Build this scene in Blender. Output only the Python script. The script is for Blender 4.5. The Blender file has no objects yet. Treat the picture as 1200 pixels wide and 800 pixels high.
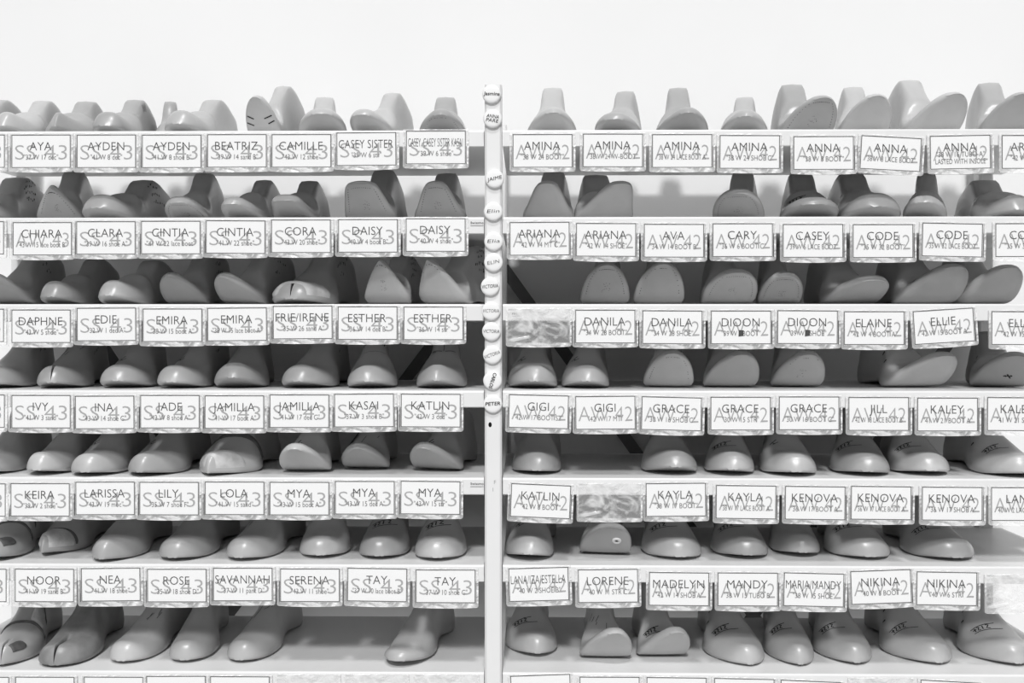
import bpy, math, random
import numpy as np

# ------------------------------------------------------------------ camera, world, lights, exposure
scene = bpy.context.scene
COL = scene.collection
EYE = 1.50                                            # camera height above the floor
cam_data = bpy.data.cameras.new('camera')
cam_data.sensor_width = 36; cam_data.lens = 36; cam_data.shift_y = -19 / 1200
cam_data.clip_start = .05; cam_data.clip_end = 60
cam = bpy.data.objects.new('camera', cam_data); COL.objects.link(cam)
cam.location = (0, -1.56, EYE); cam.rotation_euler = (math.pi / 2, 0, math.radians(.77))
scene.camera = cam

world = bpy.data.worlds.new('room_light'); scene.world = world; world.use_nodes = True
nt = world.node_tree; bg = nt.nodes['Background']
# soft light of the white room: strongest from the open side in front of the racks, weak from the wall side
tc = nt.nodes.new('ShaderNodeTexCoord'); sx = nt.nodes.new('ShaderNodeSeparateXYZ'); mr = nt.nodes.new('ShaderNodeMapRange')
mz = nt.nodes.new('ShaderNodeMapRange'); mu = nt.nodes.new('ShaderNodeMath'); mu.operation = 'MULTIPLY'
mz.inputs['From Min'].default_value = .05; mz.inputs['From Max'].default_value = .55; mz.inputs['To Min'].default_value = 1; mz.inputs['To Max'].default_value = .3
mr.inputs['From Min'].default_value = -.95; mr.inputs['From Max'].default_value = -.1
mr.inputs['To Min'].default_value = .62; mr.inputs['To Max'].default_value = .04
nt.links.new(tc.outputs['Generated'], sx.inputs[0]); nt.links.new(sx.outputs['Y'], mr.inputs['Value']); nt.links.new(sx.outputs['Z'], mz.inputs['Value']); nt.links.new(mr.outputs[0], mu.inputs[0]); nt.links.new(mz.outputs[0], mu.inputs[1]); nt.links.new(mu.outputs[0], bg.inputs[1])
bg.inputs[0].default_value = (1, 1, 1, 1)

def stand_in_sun(energy, size, elev, turn):
    d = bpy.data.lights.new('stand_in_sun', 'SUN'); d.energy = energy; d.angle = math.radians(size)
    o = bpy.data.objects.new('stand_in_sun', d); COL.objects.link(o); o.rotation_euler = (math.radians(90 - elev), 0, math.radians(turn))
stand_in_sun(1.50, 6, 61, 3)                               # steep sun standing in for ceiling lamps in front of the racks
stand_in_sun(2.10, 6, 39, -4)                            # lower sun added to spread the ceiling light further onto the toes

scene.view_settings.view_transform = 'Standard'; scene.view_settings.look = 'None'
scene.view_settings.exposure = 0.0; scene.view_settings.gamma = 1.0; scene.view_settings.use_curve_mapping = False

# ------------------------------------------------------------------ materials
def principled(name, v, rough=.5, spec=.5, noise=0, nscale=30, bump=0, bscale=200, coat=0):
    m = bpy.data.materials.new(name); m.use_nodes = True
    nt = m.node_tree; b = nt.nodes['Principled BSDF']
    b.inputs['Base Color'].default_value = (v, v, v, 1); b.inputs['Roughness'].default_value = rough
    b.inputs['Specular IOR Level'].default_value = spec; b.inputs['Coat Weight'].default_value = coat
    tc = nt.nodes.new('ShaderNodeTexCoord')
    if noise:
        n = nt.nodes.new('ShaderNodeTexNoise'); n.inputs['Scale'].default_value = nscale; n.inputs['Detail'].default_value = 5
        r = nt.nodes.new('ShaderNodeValToRGB')
        r.color_ramp.elements[0].position = .3; r.color_ramp.elements[1].position = .7
        lo, hi = max(v * (1 - noise), 0), min(v * (1 + noise), 1)
        r.color_ramp.elements[0].color = (lo, lo, lo, 1); r.color_ramp.elements[1].color = (hi, hi, hi, 1)
        nt.links.new(tc.outputs['Object'], n.inputs['Vector']); nt.links.new(n.outputs['Fac'], r.inputs['Fac'])
        nt.links.new(r.outputs['Color'], b.inputs['Base Color'])
    if bump:
        n2 = nt.nodes.new('ShaderNodeTexNoise'); n2.inputs['Scale'].default_value = bscale
        bp = nt.nodes.new('ShaderNodeBump'); bp.inputs['Strength'].default_value = bump; bp.inputs['Distance'].default_value = .002
        nt.links.new(tc.outputs['Object'], n2.inputs['Vector']); nt.links.new(n2.outputs['Fac'], bp.inputs['Height'])
        nt.links.new(bp.outputs['Normal'], b.inputs['Normal'])
    return m

def film(name, opac, white, rough, wrinkle=0):
    """clear plastic: mostly transparent, a little milky, with a gloss"""
    m = bpy.data.materials.new(name); m.use_nodes = True; nt = m.node_tree; nt.nodes.clear()
    out = nt.nodes.new('ShaderNodeOutputMaterial'); tr = nt.nodes.new('ShaderNodeBsdfTransparent')
    pb = nt.nodes.new('ShaderNodeBsdfPrincipled'); mx = nt.nodes.new('ShaderNodeMixShader')
    pb.inputs['Base Color'].default_value = (white, white, white, 1); pb.inputs['Roughness'].default_value = rough
    mx.inputs[0].default_value = opac
    nt.links.new(tr.outputs[0], mx.inputs[1]); nt.links.new(pb.outputs[0], mx.inputs[2]); nt.links.new(mx.outputs[0], out.inputs[0])
    if wrinkle:
        tc = nt.nodes.new('ShaderNodeTexCoord'); w = nt.nodes.new('ShaderNodeTexNoise')
        mp = nt.nodes.new('ShaderNodeMapping'); mp.inputs['Scale'].default_value = (18 * wrinkle, 18 * wrinkle, 34 * wrinkle); mp.inputs['Rotation'].default_value = (0, .6, 0)
        w.inputs['Scale'].default_value = 1.6; w.inputs['Detail'].default_value = 3; w.inputs['Distortion'].default_value = 2.5
        r = nt.nodes.new('ShaderNodeValToRGB'); r.color_ramp.elements[0].position = .42; r.color_ramp.elements[1].position = .66
        r.color_ramp.elements[0].color = (opac * .6,) * 3 + (1,); r.color_ramp.elements[1].color = (min(1, opac * 1.7),) * 3 + (1,)
        bp = nt.nodes.new('ShaderNodeBump'); bp.inputs['Strength'].default_value = .8; bp.inputs['Distance'].default_value = .004
        nt.links.new(tc.outputs['Object'], mp.inputs['Vector']); nt.links.new(mp.outputs[0], w.inputs['Vector'])
        nt.links.new(w.outputs['Fac'], r.inputs['Fac']); nt.links.new(r.outputs['Color'], mx.inputs[0])
        nt.links.new(w.outputs['Fac'], bp.inputs['Height']); nt.links.new(bp.outputs['Normal'], pb.inputs['Normal'])
    return m

M = dict(
    wall=principled('white_wall_paint', .82, .8, .2, noise=.012, nscale=3),
    floor=principled('grey_floor', .35, .6, .3, noise=.05, nscale=8),
    shelf=principled('white_enamelled_metal', .74, .38, .5, noise=.02, nscale=6),
    post=principled('white_post_metal', .76, .45, .4, noise=.02, nscale=9),
    brace=principled('grey_steel', .13, .5, .4, noise=.1, nscale=20),
    paper=principled('white_card_paper', .86, .7, .2),
    line=principled('printed_black_line', .03, .7, .2),
    name=principled('printed_dark_ink', .035, .7, .2),
    code=principled('printed_grey_ink', .13, .7, .2),
    season=principled('printed_pale_grey_ink', .38, .7, .2),
    film=film('clear_plastic_film', .05, .9, .12),
    seam=film('clear_plastic_seam', .66, .92, .2, wrinkle=1),
    empty=film('crinkled_plastic_film', .42, .9, .14, wrinkle=.6),
    disc=principled('white_disc_plastic', .84, .35, .5),
    ink=principled('black_marker_ink', .012, .5, .3),
    soft=principled('faded_marker_ink', .06, .5, .3),
    leather=principled('dark_leather', .10, .55, .4, noise=.35, nscale=60, bump=.25),
    tan=principled('pale_leather', .50, .5, .4, noise=.25, nscale=50, bump=.2),
    sticker=principled('sticker_paper', .70, .6, .3),
    hole=principled('dark_hole', .01, .9, .1),
    cork=principled('light_plug_plastic', .72, .4, .5),
)
for i, v in enumerate((.36, .40, .44, .48)):
    M['last%d' % i] = principled('shoe_last_plastic_%s' % 'abcd'[i], v, .32, .5, noise=.07, nscale=22, bump=.03, bscale=350)
M['lastdark'] = principled('worn_shoe_last_plastic', .25, .4, .5, noise=.3, nscale=26, bump=.05)

# ------------------------------------------------------------------ helpers
def link(name, verts, faces, mats, parent=None, idx=None, smooth=None):
    me = bpy.data.meshes.new(name); me.from_pydata([tuple(map(float, v)) for v in verts], [], [tuple(map(int, f)) for f in faces])
    for m in mats: me.materials.append(m)
    if idx is not None: me.polygons.foreach_set('material_index', np.asarray(idx, np.int32))
    if smooth is not None: me.polygons.foreach_set('use_smooth', np.asarray(smooth, bool) if np.ndim(smooth) else np.full(len(me.polygons), bool(smooth)))
    me.update()
    o = bpy.data.objects.new(name, me); COL.objects.link(o)
    if parent is not None: o.parent = parent
    return o

def tag(o, label=None, cat=None, group=None, kind=None):
    for k, v in (('label', label), ('category', cat), ('group', group), ('kind', kind)):
        if v: o[k] = v
    return o

def empty(name, loc, rot=(0, 0, 0)):
    o = bpy.data.objects.new(name, None); o.empty_display_size = .02; COL.objects.link(o); o.location = loc; o.rotation_euler = rot
    return o

class MB:
    def __init__(s): s.v, s.f, s.i, s.s = [], [], [], []
    def add(s, v, f, i=0, smooth=False):
        n = len(s.v); s.v += [tuple(x) for x in v]; s.f += [tuple(a + n for a in q) for q in f]; s.i += [i] * len(f); s.s += [smooth] * len(f)
    def box(s, x0, x1, y0, y1, z0, z1, i=0, b=0):
        """box with chamfered edges along its length"""
        if b <= 0:
            v = [(x, y, z) for x in (x0, x1) for y in (y0, y1) for z in (z0, z1)]
            s.add(v, [(0, 1, 3, 2), (4, 6, 7, 5), (0, 4, 5, 1), (2, 3, 7, 6), (0, 2, 6, 4), (1, 5, 7, 3)], i); return
        pr = [(y0 + b, z0), (y1 - b, z0), (y1, z0 + b), (y1, z1 - b), (y1 - b, z1), (y0 + b, z1), (y0, z1 - b), (y0, z0 + b)]
        v = [(x0, y, z) for y, z in pr] + [(x1, y, z) for y, z in pr]; n = 8
        s.add(v, [(k, (k + 1) % n, (k + 1) % n + n, k + n) for k in range(n)] + [tuple(range(n - 1, -1, -1)), tuple(range(n, 2 * n))], i)
    def lathe_y(s, prof, n, i=0, c=(0, 0, 0)):
        """revolve (radius, y) pairs round the y axis"""
        v = [(c[0] + r * math.cos(2 * math.pi * k / n), c[1] + y, c[2] + r * math.sin(2 * math.pi * k / n)) for r, y in prof for k in range(n)]
        f = [(a * n + k, a * n + (k + 1) % n, (a + 1) * n + (k + 1) % n, (a + 1) * n + k) for a in range(len(prof) - 1) for k in range(n)]
        s.add(v, f, i, True); m = (len(prof) - 1) * n
        s.add([v[m + k] for k in range(n)], [tuple(range(n))], i); s.add([v[k] for k in range(n)], [tuple(range(n - 1, -1, -1))], i)
    def build(s, name, mats, parent=None): return link(name, s.v, s.f, mats, parent, s.i, s.s)

# lettering: every string becomes flat triangles, scaled to cap height 1
TEXT = {}
def prepare_text(items):
    obs = []
    for key in sorted(items):
        txt, thin, shear = key
        c = bpy.data.curves.new('lettering', 'FONT'); c.body = txt; c.resolution_u = 3; c.fill_mode = 'FRONT'; c.offset = thin; c.shear = shear
        o = bpy.data.objects.new('lettering', c); COL.objects.link(o); obs.append((key, o, c))
    dg = bpy.context.evaluated_depsgraph_get()
    for key, o, c in obs:
        me = bpy.data.meshes.new_from_object(o.evaluated_get(dg))
        v = np.array([p.co[:2] for p in me.vertices] or [(0, 0), (1, 1)], float); f = [tuple(p.vertices) for p in me.polygons]
        bpy.data.meshes.remove(me); TEXT[key] = (v, f)
    for key, o, c in obs: bpy.data.objects.remove(o); bpy.data.curves.remove(c)
CAP = .73                                              # cap height of the default face at size 1
def put_text(mb, key, cx, base, cap, mat, y, width=None, maxw=None, squeeze=1.0):
    v, f = TEXT[key]
    k = cap / CAP; x0, x1 = v[:, 0].min(), v[:, 0].max(); w = (x1 - x0) * k * squeeze
    sx = k * squeeze
    if width: sx *= width / w
    elif maxw and w > maxw: sx *= maxw / w
    mb.add([(cx + (p[0] - (x0 + x1) / 2) * sx, y, base + p[1] * k) for p in v], f, mat)

# ------------------------------------------------------------------ measured layout (metres)
SHELF_Z = {1: 1.7977, 2: 1.6651, 3: 1.5325, 4: 1.4006, 5: 1.2676, 6: 1.1347, 7: 0.9709}
ORD_SHELF = {1: 'topmost', 2: 'second from top', 3: 'third from top', 4: 'fourth from top', 5: 'fifth from top', 6: 'sixth from top', 7: 'lowest in view'}
RACK = {'L': 'SS 43', 'R': 'AW 42'}
WALL_Y = .365
LX0, LX1, RX0, RX1 = (-0.9317, -0.0636, -0.0349, 0.8578)
PX0, PX1, POST_TOP = (-0.0622, -0.0363, 1.8644)
REAR_L, REAR_R = (-0.9294, 0.8323)
HOLE, MARK = (-0.054, 1.3495), (-0.0486, 1.2597)
SX = {'L2': -0.0743, 'L5': -0.0743, 'R3': -0.0132}
BRACES = [((-0.9112, 1.654), (-0.0788, 0.4007), 'grey flat brace behind the SS 43 rack, falling towards the post', 0.326), ((-0.0885, 1.5772), (-0.9136, 0.485), 'grey flat brace behind the SS 43 rack, rising towards the post', 0.331), ((-0.0411, 1.6064), (0.8184, 0.4102), 'grey flat brace behind the AW 42 rack, falling away from the post', 0.326), ((0.8361, 1.5494), (0.0219, 0.4099), 'grey flat brace behind the AW 42 rack, falling towards the post', 0.331)]
DISCS = [(-0.0515, 1.8491, -2, 'Jasmina', 0.012), (-0.0501, 1.812, -8, 'ANNA|PARE', 0.0), (-0.0471, 1.7212, 12, 'JAIME', 0.0), (-0.0492, 1.6719, 2, 'Elin', -0.01), (-0.0486, 1.6268, 2, 'Elia', -0.01), (-0.0488, 1.595, 11, 'ELIN', -0.01), (-0.0538, 1.5586, 5, 'VICTORIA', 0.0), (-0.0524, 1.5216, 0, 'VICTORIA', -0.012), (-0.0518, 1.4907, -2, 'VICTORIA', -0.008), (-0.0505, 1.4556, 20, 'VICTORIA', -0.008), (-0.0502, 1.4166, -108, 'CARLOS', 0.015), (-0.0497, 1.3815, 3, 'PETER', 0.012)]
DISC_LABEL = ['round white disc with heavy joined handwriting, topmost on the post',
 'round white disc with two short lines of black capitals, second from the post top',
 'round white disc with large rising black capitals, third from the post top',
 'round white disc with thin looped handwriting, fourth from the post top',
 'round white disc with faint small handwriting, fifth from the post top',
 'round white disc with thin tilted capitals, sixth from the post top',
 'round white disc with dark cramped capitals, seventh from the post top',
 'round white disc with faint level capitals, eighth from the post top',
 'round white disc with faint capitals low on its face, fourth from bottom of post',
 'round white disc with thin capitals tilted upwards, third from bottom of post',
 'round white disc with bold sideways capitals, second from bottom of post',
 'round white disc with bold level capitals, lowest on the post']
CARDS = [
  dict(x=-0.8891, z=1.7922, rot=0, season='SS 43', name='', code='', label='cropped white SS 43 card showing a 3, eighth from the post, top shelf edge', group='name cards on the top shelf edge of the SS 43 rack'),
  dict(x=-0.7877, z=1.7919, rot=0, season='SS 43', name='AYA', code='"37 W 17 dec"', label='white SS 43 card 37 W 17 dec, seventh from post, top shelf edge', group='name cards on the top shelf edge of the SS 43 rack'),
  dict(x=-0.6872, z=1.7917, rot=0, season='SS 43', name='AYDEN', code='"41 W 8 dec"', label='white SS 43 card 41 W 8 dec, sixth from post, top shelf edge', group='name cards on the top shelf edge of the SS 43 rack'),
  dict(x=-0.5869, z=1.7914, rot=0, season='SS 43', name='AYDEN', code='"41 W 8 shoe B"', label='white SS 43 card 41 W 8 shoe B, fifth from post, top shelf edge', group='name cards on the top shelf edge of the SS 43 rack'),
  dict(x=-0.4867, z=1.7918, rot=0, season='SS 43', name='BEATRIZ', code='"39 W 14 sand B"', label='white SS 43 card 39 W 14 sand B, fourth from post, top shelf edge', group='name cards on the top shelf edge of the SS 43 rack'),
  dict(x=-0.388, z=1.7916, rot=0, season='SS 43', name='CAMILLE', code='"43 W 12 shoe"', label='white SS 43 card 43 W 12 shoe, third from post, top shelf edge', group='name cards on the top shelf edge of the SS 43 rack'),
  dict(x=-0.2889, z=1.7939, rot=0.4, season='SS 43', name='CASEY SISTER', code='"39 W 6 str"', label='white SS 43 card 39 W 6 str, second from post, top shelf edge', group='name cards on the top shelf edge of the SS 43 rack'),
  dict(x=-0.1827, z=1.7963, rot=0, season='SS 43', name='CASEY, CASEY SISTER KASAI', code='"39 W 6 shoe"', label='white SS 43 card 39 W 6 shoe, first from post, top shelf edge', group='name cards on the top shelf edge of the SS 43 rack'),
  dict(x=-0.8904, z=1.6595, rot=0, season='SS 43', name='', code='', label='cropped white SS 43 card showing a 3, eighth from the post, second shelf edge', group='name cards on the second shelf edge of the SS 43 rack'),
  dict(x=-0.7858, z=1.658, rot=0, season='AW 43', name='CHIARA', code='"43 W 15 lace boot B"', label='white AW 43 card marked 43 W 15, on the SS 43 rack, second shelf edge', group='name cards on the second shelf edge of the SS 43 rack'),
  dict(x=-0.6879, z=1.6592, rot=0, season='SS 43', name='CLARA', code='"39 W 16 shoe A"', label='white SS 43 card 39 W 16 shoe A, sixth from post, second shelf edge', group='name cards on the second shelf edge of the SS 43 rack'),
  dict(x=-0.5882, z=1.6597, rot=0, season='SS 43', name='CINTIA', code='"41 W 22 lace boot"', label='white SS 43 card 41 W 22 lace boot, fifth from post, second shelf edge', group='name cards on the second shelf edge of the SS 43 rack'),
  dict(x=-0.4887, z=1.6606, rot=-0.4, season='SS 43', name='CINTIA', code='"41 W 22 shoe"', label='white SS 43 card 41 W 22 shoe, fourth from post, second shelf edge', group='name cards on the second shelf edge of the SS 43 rack'),
  dict(x=-0.3887, z=1.6614, rot=0, season='SS 43', name='CORA', code='"43 W 20 shoe"', label='white SS 43 card 43 W 20 shoe, third from post, second shelf edge', group='name cards on the second shelf edge of the SS 43 rack'),
  dict(x=-0.2863, z=1.6619, rot=0, season='SS 43', name='DAISY', code='"40 W 4 boot B"', label='white SS 43 card 40 W 4 boot B, second from post, second shelf edge', group='name cards on the second shelf edge of the SS 43 rack'),
  dict(x=-0.183, z=1.6631, rot=0, season='SS 43', name='DAISY', code='"40 W 4 shoe"', label='white SS 43 card 40 W 4 shoe, first from post, second shelf edge', group='name cards on the second shelf edge of the SS 43 rack'),
  dict(x=-0.8904, z=1.5255, rot=0, season='SS 43', name='', code='', label='cropped white SS 43 card showing a 3, eighth from the post, third shelf edge', group='name cards on the third shelf edge of the SS 43 rack'),
  dict(x=-0.7877, z=1.5242, rot=0, season='SS 43', name='DAPHNE', code='"43 W 5 shoe"', label='white SS 43 card 43 W 5 shoe, seventh from post, third shelf edge', group='name cards on the third shelf edge of the SS 43 rack'),
  dict(x=-0.6872, z=1.5268, rot=0.3, season='SS 43', name='EDIE', code='"32 W 1 ded A"', label='white SS 43 card 32 W 1 ded A, sixth from post, third shelf edge', group='name cards on the third shelf edge of the SS 43 rack'),
  dict(x=-0.5856, z=1.5257, rot=0, season='SS 43', name='EMIRA', code='"38 W 15 boot A"', label='white SS 43 card 38 W 15 boot A, fifth from post, third shelf edge', group='name cards on the third shelf edge of the SS 43 rack'),
  dict(x=-0.4867, z=1.5267, rot=0.5, season='SS 43', name='EMIRA', code='"38 W 15 lace boot A"', label='white SS 43 card 38 W 15 lace boot A, fourth from post, third shelf edge', group='name cards on the third shelf edge of the SS 43 rack'),
  dict(x=-0.3863, z=1.5297, rot=0.4, season='SS 43', name='FRIE/IRENE', code='"35 W 26 sand A"', label='white SS 43 card 35 W 26 sand A, third from post, third shelf edge', group='name cards on the third shelf edge of the SS 43 rack'),
  dict(x=-0.2869, z=1.529, rot=0, season='SS 43', name='ESTHER', code='"36 W 14 dec B"', label='white SS 43 card 36 W 14 dec B, second from post, third shelf edge', group='name cards on the third shelf edge of the SS 43 rack'),
  dict(x=-0.1864, z=1.5286, rot=0, season='SS 43', name='ESTHER', code='"36 W 14 str"', label='white SS 43 card 36 W 14 str, first from post, third shelf edge', group='name cards on the third shelf edge of the SS 43 rack'),
  dict(x=-0.8891, z=1.3941, rot=0, season='SS 43', name='', code='', label='cropped white SS 43 card showing a 3, eighth from the post, fourth shelf edge', group='name cards on the fourth shelf edge of the SS 43 rack'),
  dict(x=-0.7877, z=1.3935, rot=0, season='SS 43', name='IVY', code='"41 W 3 sand"', label='white SS 43 card 41 W 3 sand, seventh from post, fourth shelf edge', group='name cards on the fourth shelf edge of the SS 43 rack'),
  dict(x=-0.6899, z=1.3923, rot=0.3, season='SS 43', name='INA', code='"43 W 14 shoe C"', label='white SS 43 card 43 W 14 shoe C, sixth from post, fourth shelf edge', group='name cards on the fourth shelf edge of the SS 43 rack'),
  dict(x=-0.5895, z=1.3937, rot=0, season='SS 43', name='JADE', code='"42 W 8 shoe A"', label='white SS 43 card 42 W 8 shoe A, fifth from post, fourth shelf edge', group='name cards on the fourth shelf edge of the SS 43 rack'),
  dict(x=-0.4907, z=1.3932, rot=0, season='SS 43', name='JAMILLA', code='"41 W 17 boot A"', label='white SS 43 card 41 W 17 boot A, fourth from post, fourth shelf edge', group='name cards on the fourth shelf edge of the SS 43 rack'),
  dict(x=-0.3911, z=1.3946, rot=0, season='SS 43', name='JAMILLA', code='"41 W 17 dec C"', label='white SS 43 card 41 W 17 dec C, third from post, fourth shelf edge', group='name cards on the fourth shelf edge of the SS 43 rack'),
  dict(x=-0.2924, z=1.3956, rot=0.4, season='SS 43', name='KASAI', code='"37 W 3 shoe B"', label='white SS 43 card 37 W 3 shoe B, second from post, fourth shelf edge', group='name cards on the fourth shelf edge of the SS 43 rack'),
  dict(x=-0.1905, z=1.396, rot=-0.2, season='SS 43', name='KATLIN', code='"42 W 3 ded"', label='white SS 43 card 42 W 3 ded, first from post, fourth shelf edge', group='name cards on the fourth shelf edge of the SS 43 rack'),
  dict(x=-0.8878, z=1.2581, rot=0, season='SS 43', name='', code='', label='cropped white SS 43 card showing a 3, eighth from the post, fifth shelf edge', group='name cards on the fifth shelf edge of the SS 43 rack'),
  dict(x=-0.7891, z=1.2586, rot=0, season='SS 43', name='KEIRA', code='"39 W 2 shoe"', label='white SS 43 card 39 W 2 shoe, seventh from post, fifth shelf edge', group='name cards on the fifth shelf edge of the SS 43 rack'),
  dict(x=-0.6892, z=1.2608, rot=0.3, season='SS 43', name='LARISSA', code='"43 W 19 moc"', label='white SS 43 card 43 W 19 moc, sixth from post, fifth shelf edge', group='name cards on the fifth shelf edge of the SS 43 rack'),
  dict(x=-0.5908, z=1.261, rot=0, season='SS 43', name='LILY', code='"35 W 7 shoe F"', label='white SS 43 card 35 W 7 shoe F, fifth from post, fifth shelf edge', group='name cards on the fifth shelf edge of the SS 43 rack'),
  dict(x=-0.4904, z=1.2616, rot=0, season='SS 43', name='LOLA', code='"41 W 15 sand"', label='white SS 43 card 41 W 15 sand, fourth from post, fifth shelf edge', group='name cards on the fifth shelf edge of the SS 43 rack'),
  dict(x=-0.3911, z=1.2614, rot=0, season='SS 43', name='MYA', code='"43 W 15 boot A"', label='white SS 43 card 43 W 15 boot A, third from post, fifth shelf edge', group='name cards on the fifth shelf edge of the SS 43 rack'),
  dict(x=-0.2911, z=1.2629, rot=0, season='SS 43', name='MYA', code='"43 W 15 dec A"', label='white SS 43 card 43 W 15 dec A, second from post, fifth shelf edge', group='name cards on the fifth shelf edge of the SS 43 rack'),
  dict(x=-0.1908, z=1.2635, rot=-0.5, season='SS 43', name='MYA', code='"43 W 15 str"', label='white SS 43 card 43 W 15 str, first from post, fifth shelf edge', group='name cards on the fifth shelf edge of the SS 43 rack'),
  dict(x=-0.8864, z=1.1274, rot=0, season='SS 43', name='', code='', label='cropped white SS 43 card showing a 3, eighth from the post, sixth shelf edge', group='name cards on the sixth shelf edge of the SS 43 rack'),
  dict(x=-0.7825, z=1.1277, rot=0, season='SS 43', name='NOOR', code='"41 W 19 sand B"', label='white SS 43 card 41 W 19 sand B, seventh from post, sixth shelf edge', group='name cards on the sixth shelf edge of the SS 43 rack'),
  dict(x=-0.6807, z=1.1286, rot=0.8, season='SS 43', name='NEA', code='"41 W 18 shoe"', label='white SS 43 card 41 W 18 shoe, sixth from post, sixth shelf edge', group='name cards on the sixth shelf edge of the SS 43 rack'),
  dict(x=-0.579, z=1.128, rot=0.2, season='SS 43', name='ROSE', code='"35 W 18 shoe D"', label='white SS 43 card 35 W 18 shoe D, fifth from post, sixth shelf edge', group='name cards on the sixth shelf edge of the SS 43 rack'),
  dict(x=-0.4778, z=1.13, rot=0.2, season='SS 43', name='SAVANNAH', code='"37 W 11 pant D"', label='white SS 43 card 37 W 11 pant D, fourth from post, sixth shelf edge', group='name cards on the sixth shelf edge of the SS 43 rack'),
  dict(x=-0.375, z=1.1293, rot=0, season='SS 43', name='SERENA', code='"43 W 11 shoe"', label='white SS 43 card 43 W 11 shoe, third from post, sixth shelf edge', group='name cards on the sixth shelf edge of the SS 43 rack'),
  dict(x=-0.2719, z=1.1307, rot=-0.7, season='SS 43', name='TAY', code='"37 W 10 lace boot B"', label='white SS 43 card 37 W 10 lace boot B, second from post, sixth shelf edge', group='name cards on the sixth shelf edge of the SS 43 rack'),
  dict(x=-0.1678, z=1.1284, rot=0, season='SS 43', name='TAY', code='"37 W 10 shoe C"', label='white SS 43 card 37 W 10 shoe C, first from post, sixth shelf edge', group='name cards on the sixth shelf edge of the SS 43 rack'),
  dict(x=-0.8825, z=0.9621, rot=0, season='SS 43', name='', code='', label='white SS 43 card with top edge in view, eighth from the post, lowest shelf edge', group='name cards on the lowest shelf edge of the SS 43 rack'),
  dict(x=-0.7818, z=0.9625, rot=0, season='SS 43', name='', code='', label='white SS 43 card with top edge in view, seventh from the post, lowest shelf edge', group='name cards on the lowest shelf edge of the SS 43 rack'),
  dict(x=-0.6761, z=0.963, rot=0, season='SS 43', name='', code='', label='white SS 43 card with top edge in view, sixth from the post, lowest shelf edge', group='name cards on the lowest shelf edge of the SS 43 rack'),
  dict(x=-0.5803, z=0.9644, rot=0.4, season='SS 43', name='', code='', label='white SS 43 card with top edge in view, fifth from the post, lowest shelf edge', group='name cards on the lowest shelf edge of the SS 43 rack'),
  dict(x=-0.4822, z=0.9646, rot=0, season='SS 43', name='', code='', label='white SS 43 card with top edge in view, fourth from the post, lowest shelf edge', group='name cards on the lowest shelf edge of the SS 43 rack'),
  dict(x=-0.3776, z=0.9663, rot=0, season=None, name='', code='', label='empty crinkled clear sleeve, third from the post, lowest shelf edge of the SS 43 rack', group='name cards on the lowest shelf edge of the SS 43 rack'),
  dict(x=-0.2732, z=0.9668, rot=0, season=None, name='', code='', label='empty crinkled clear sleeve, second from the post, lowest shelf edge of the SS 43 rack', group='name cards on the lowest shelf edge of the SS 43 rack'),
  dict(x=-0.1665, z=0.9673, rot=0, season=None, name='', code='', label='empty crinkled clear sleeve, first from the post, lowest shelf edge of the SS 43 rack', group='name cards on the lowest shelf edge of the SS 43 rack'),
  dict(x=-0.0203, z=1.7907, rot=0, season='AW 42', name='AMINA', code='"38 W 24 BOOT"', label='white AW 42 card 38 W 24 BOOT, first from post, top shelf edge', group='name cards on the top shelf edge of the AW 42 rack'),
  dict(x=0.0867, z=1.7913, rot=-0.2, season='AW 42', name='AMINA', code='"38 W 24 W-BOOT"', label='white AW 42 card 38 W 24 W-BOOT, second from post, top shelf edge', group='name cards on the top shelf edge of the AW 42 rack'),
  dict(x=0.1915, z=1.7901, rot=0, season='AW 42', name='AMINA', code='"38 W 24 LACE BOOT A"', label='white AW 42 card 38 W 24 LACE BOOT A, third from post, top shelf edge', group='name cards on the top shelf edge of the AW 42 rack'),
  dict(x=0.294, z=1.7886, rot=-0.3, season='AW 42', name='AMINA', code='"38 W 24 SHOE C"', label='white AW 42 card 38 W 24 SHOE C, fourth from post, top shelf edge', group='name cards on the top shelf edge of the AW 42 rack'),
  dict(x=0.4054, z=1.7866, rot=0, season='AW 42', name='ANNA', code='"38 W 8 BOOT"', label='white AW 42 card 38 W 8 BOOT, fifth from post, top shelf edge', group='name cards on the top shelf edge of the AW 42 rack'),
  dict(x=0.5081, z=1.788, rot=-3.2, season='AW 42', name='ANNA', code='"38 W 8 LACE BOOT"', label='white AW 42 card 38 W 8 LACE BOOT, sixth from post, top shelf edge', group='name cards on the top shelf edge of the AW 42 rack'),
  dict(x=0.6109, z=1.7865, rot=1, season='AW 42', name='ANNA', code='"38 W 16 TUBO A"|LASTED WITH INSOLE', label='white AW 42 card 38 W 16 TUBO A, seventh from post, top shelf edge', group='name cards on the top shelf edge of the AW 42 rack'),
  dict(x=0.7192, z=1.7875, rot=0, season='AW 42', name='ARIANA', code='"42 W 14 BOOT"', label='cropped white AW 42 card, eighth from the post, top shelf edge', group='name cards on the top shelf edge of the AW 42 rack'),
  dict(x=-0.0248, z=1.657, rot=0.3, season='AW 42', name='ARIANA', code='"42 W 14 MT C"', label='white AW 42 card 42 W 14 MT C, first from post, second shelf edge', group='name cards on the second shelf edge of the AW 42 rack'),
  dict(x=0.0763, z=1.6556, rot=-0.3, season='AW 42', name='ARIANA', code='"42 W 14 SHOE"', label='white AW 42 card 42 W 14 SHOE, second from post, second shelf edge', group='name cards on the second shelf edge of the AW 42 rack'),
  dict(x=0.1792, z=1.6541, rot=-0.2, season='AW 42', name='AVA', code='"34 W 14 BOOT B"', label='white AW 42 card 34 W 14 BOOT B, third from post, second shelf edge', group='name cards on the second shelf edge of the AW 42 rack'),
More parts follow.
